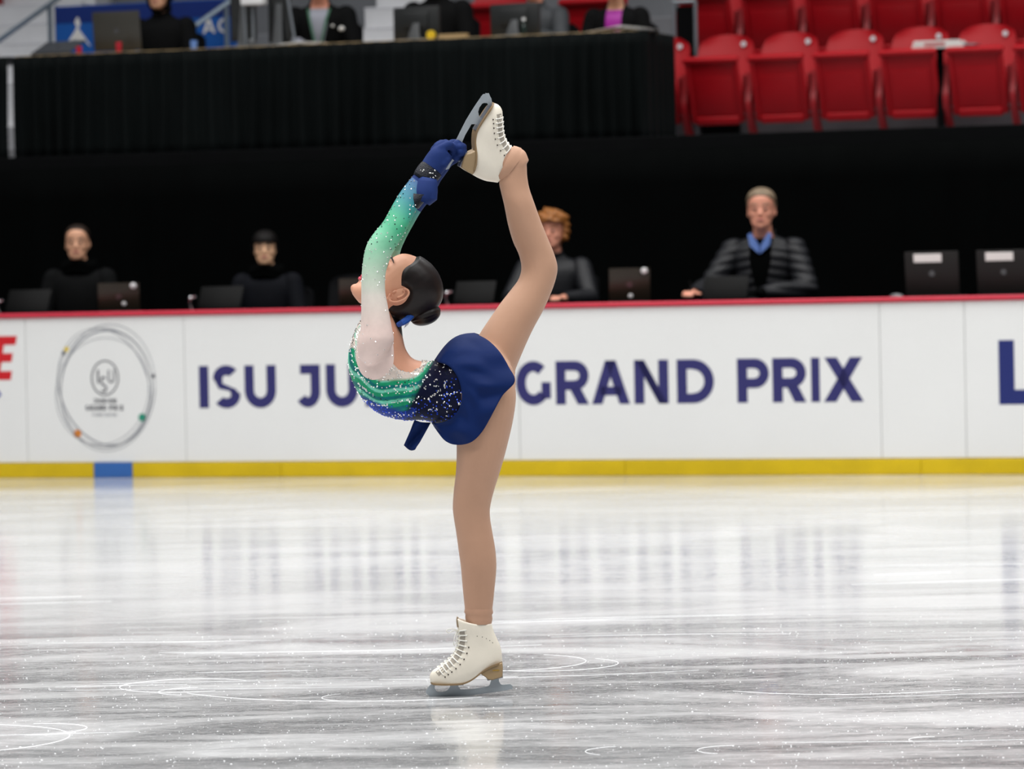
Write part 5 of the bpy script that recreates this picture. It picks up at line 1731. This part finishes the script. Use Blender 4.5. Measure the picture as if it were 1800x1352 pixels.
H_auburn = mat('hair_auburn', srgb(150, 92, 34), .5, var=.35, vscale=40)
H_grey = mat('hair_greyblond', srgb(128, 110, 88), .55, var=.25, vscale=40)
J_black = mat('jacket_black', srgb(6, 7, 8), .85, spec=.15, var=.15, vscale=10, bump=.3, bscale=12)
J_navy = mat('jacket_navy', srgb(9, 11, 18), .8, spec=.15, var=.15, vscale=10, bump=.3, bscale=12)
J_char = mat('jacket_charcoal', srgb(21, 22, 26), .5, spec=.3, var=.2, vscale=14, bump=.4, bscale=16)
J_grey = mat('jacket_grey', srgb(52, 56, 60), .7, var=.15, vscale=10)
T_blue = mat('shirt_blue', srgb(104, 136, 206), .6, var=.04)
T_grey = mat('shirt_grey', srgb(150, 152, 164), .7, var=.06)
T_mag = mat('top_magenta', srgb(160, 10, 150), .5, var=.08)
PW = 1.12
def official(px, rot, scale, label, hair, jacket, skin, chl, w=PW, floor=FLOOR_O, deskz=DESKZ, coff=0.0, **k):
    u = pu(px, w - .05, 450)
    person(u, w, floor, rot, scale, label, hair, jacket, skin, deskh=deskz - floor, **k)
    chair(u + coff + .05 * math.sin(-rot), w + .06, floor, 0, chl, scale)
official(131, YAW * -.6, 1.0, 'woman in black scarf and coat, hair pulled back, near the frame edge', H_brown, J_black, SK1, 'black chair under the woman with pulled back hair', arms='lap', hair_style='pulled', scarf=M_black, head_turn=.12)
official(461, YAW * -.5, .945, 'dark fringed woman in navy coat seated behind the boards', H_dark, J_navy, SK3, 'black chair under the dark fringed woman', arms='lap', hair_style='fringe', scarf=M_black, head_turn=.16)
official(966, .15, 1.0, 'curly auburn haired woman in dark jacket half hidden by the raised leg', H_auburn, J_char, SK2, 'black chair under the curly haired woman', arms='desk', hair_style='curly', head_turn=-.05)
official(1336, .10, 1.085, 'grey haired man in quilted charcoal jacket and blue collar writing', H_grey, J_char, SK2, 'black chair under the grey haired man', arms='write', hair_style='short', top=M_black, collar=T_blue, head_turn=.10, quilt=True)
chair(pu(590, 1.32, 500), 1.32, FLOOR_O, -.2, 'empty black chair beside the dark fringed woman', 1.02)
# pen in the writing hand
u0, z0 = pix(1218, 500, .62)
pn = obj('pen', tube([B(u0, .62, DESKZ + .03), B(u0 - .012, .60, z0 + .02)], [.0025, .0045], 8), M_key)
tag(pn, 'black pen held upright in the hand of the grey haired man', 'pen')
# upper table
UW = 3.2
ua_ = dict(w=UW, floor=FLOOR_S, deskz=TABZ)
official(286, .08, 1.0, 'person in black hood resting hands on the table beside the taupe laptop', H_dark, J_black, SK1, 'black chair under the hooded person', arms='near', hood=True, hair_style='pulled', **ua_)
official(566, .25, 1.03, 'person in dark patched jacket open over a grey shirt with green lanyard', H_brown, J_black, SK2, 'black chair under the person with the green lanyard', arms='near', top=T_grey, lanyard=mat('lanyard_green', srgb(60, 110, 84), .6), patches=((.16, .86, .022), (.10, .88, .012)), **ua_)
official(770, 0, 1.03, 'person in black seated behind the monitor by the stairs', H_brown, J_black, SK1, 'black chair under the person behind the monitor', arms='lap', **ua_)
official(944, -.1, .95, 'person in dark grey jacket with one hand on the table edge', H_brown, J_grey, SK2, 'black chair under the person in dark grey jacket', arms='desk', **ua_)
official(1086, .05, .93, 'person in black blazer over a magenta top behind open papers', H_brown, J_black, SK1, 'black chair under the person in magenta top', arms='lap', top=T_mag, **ua_)
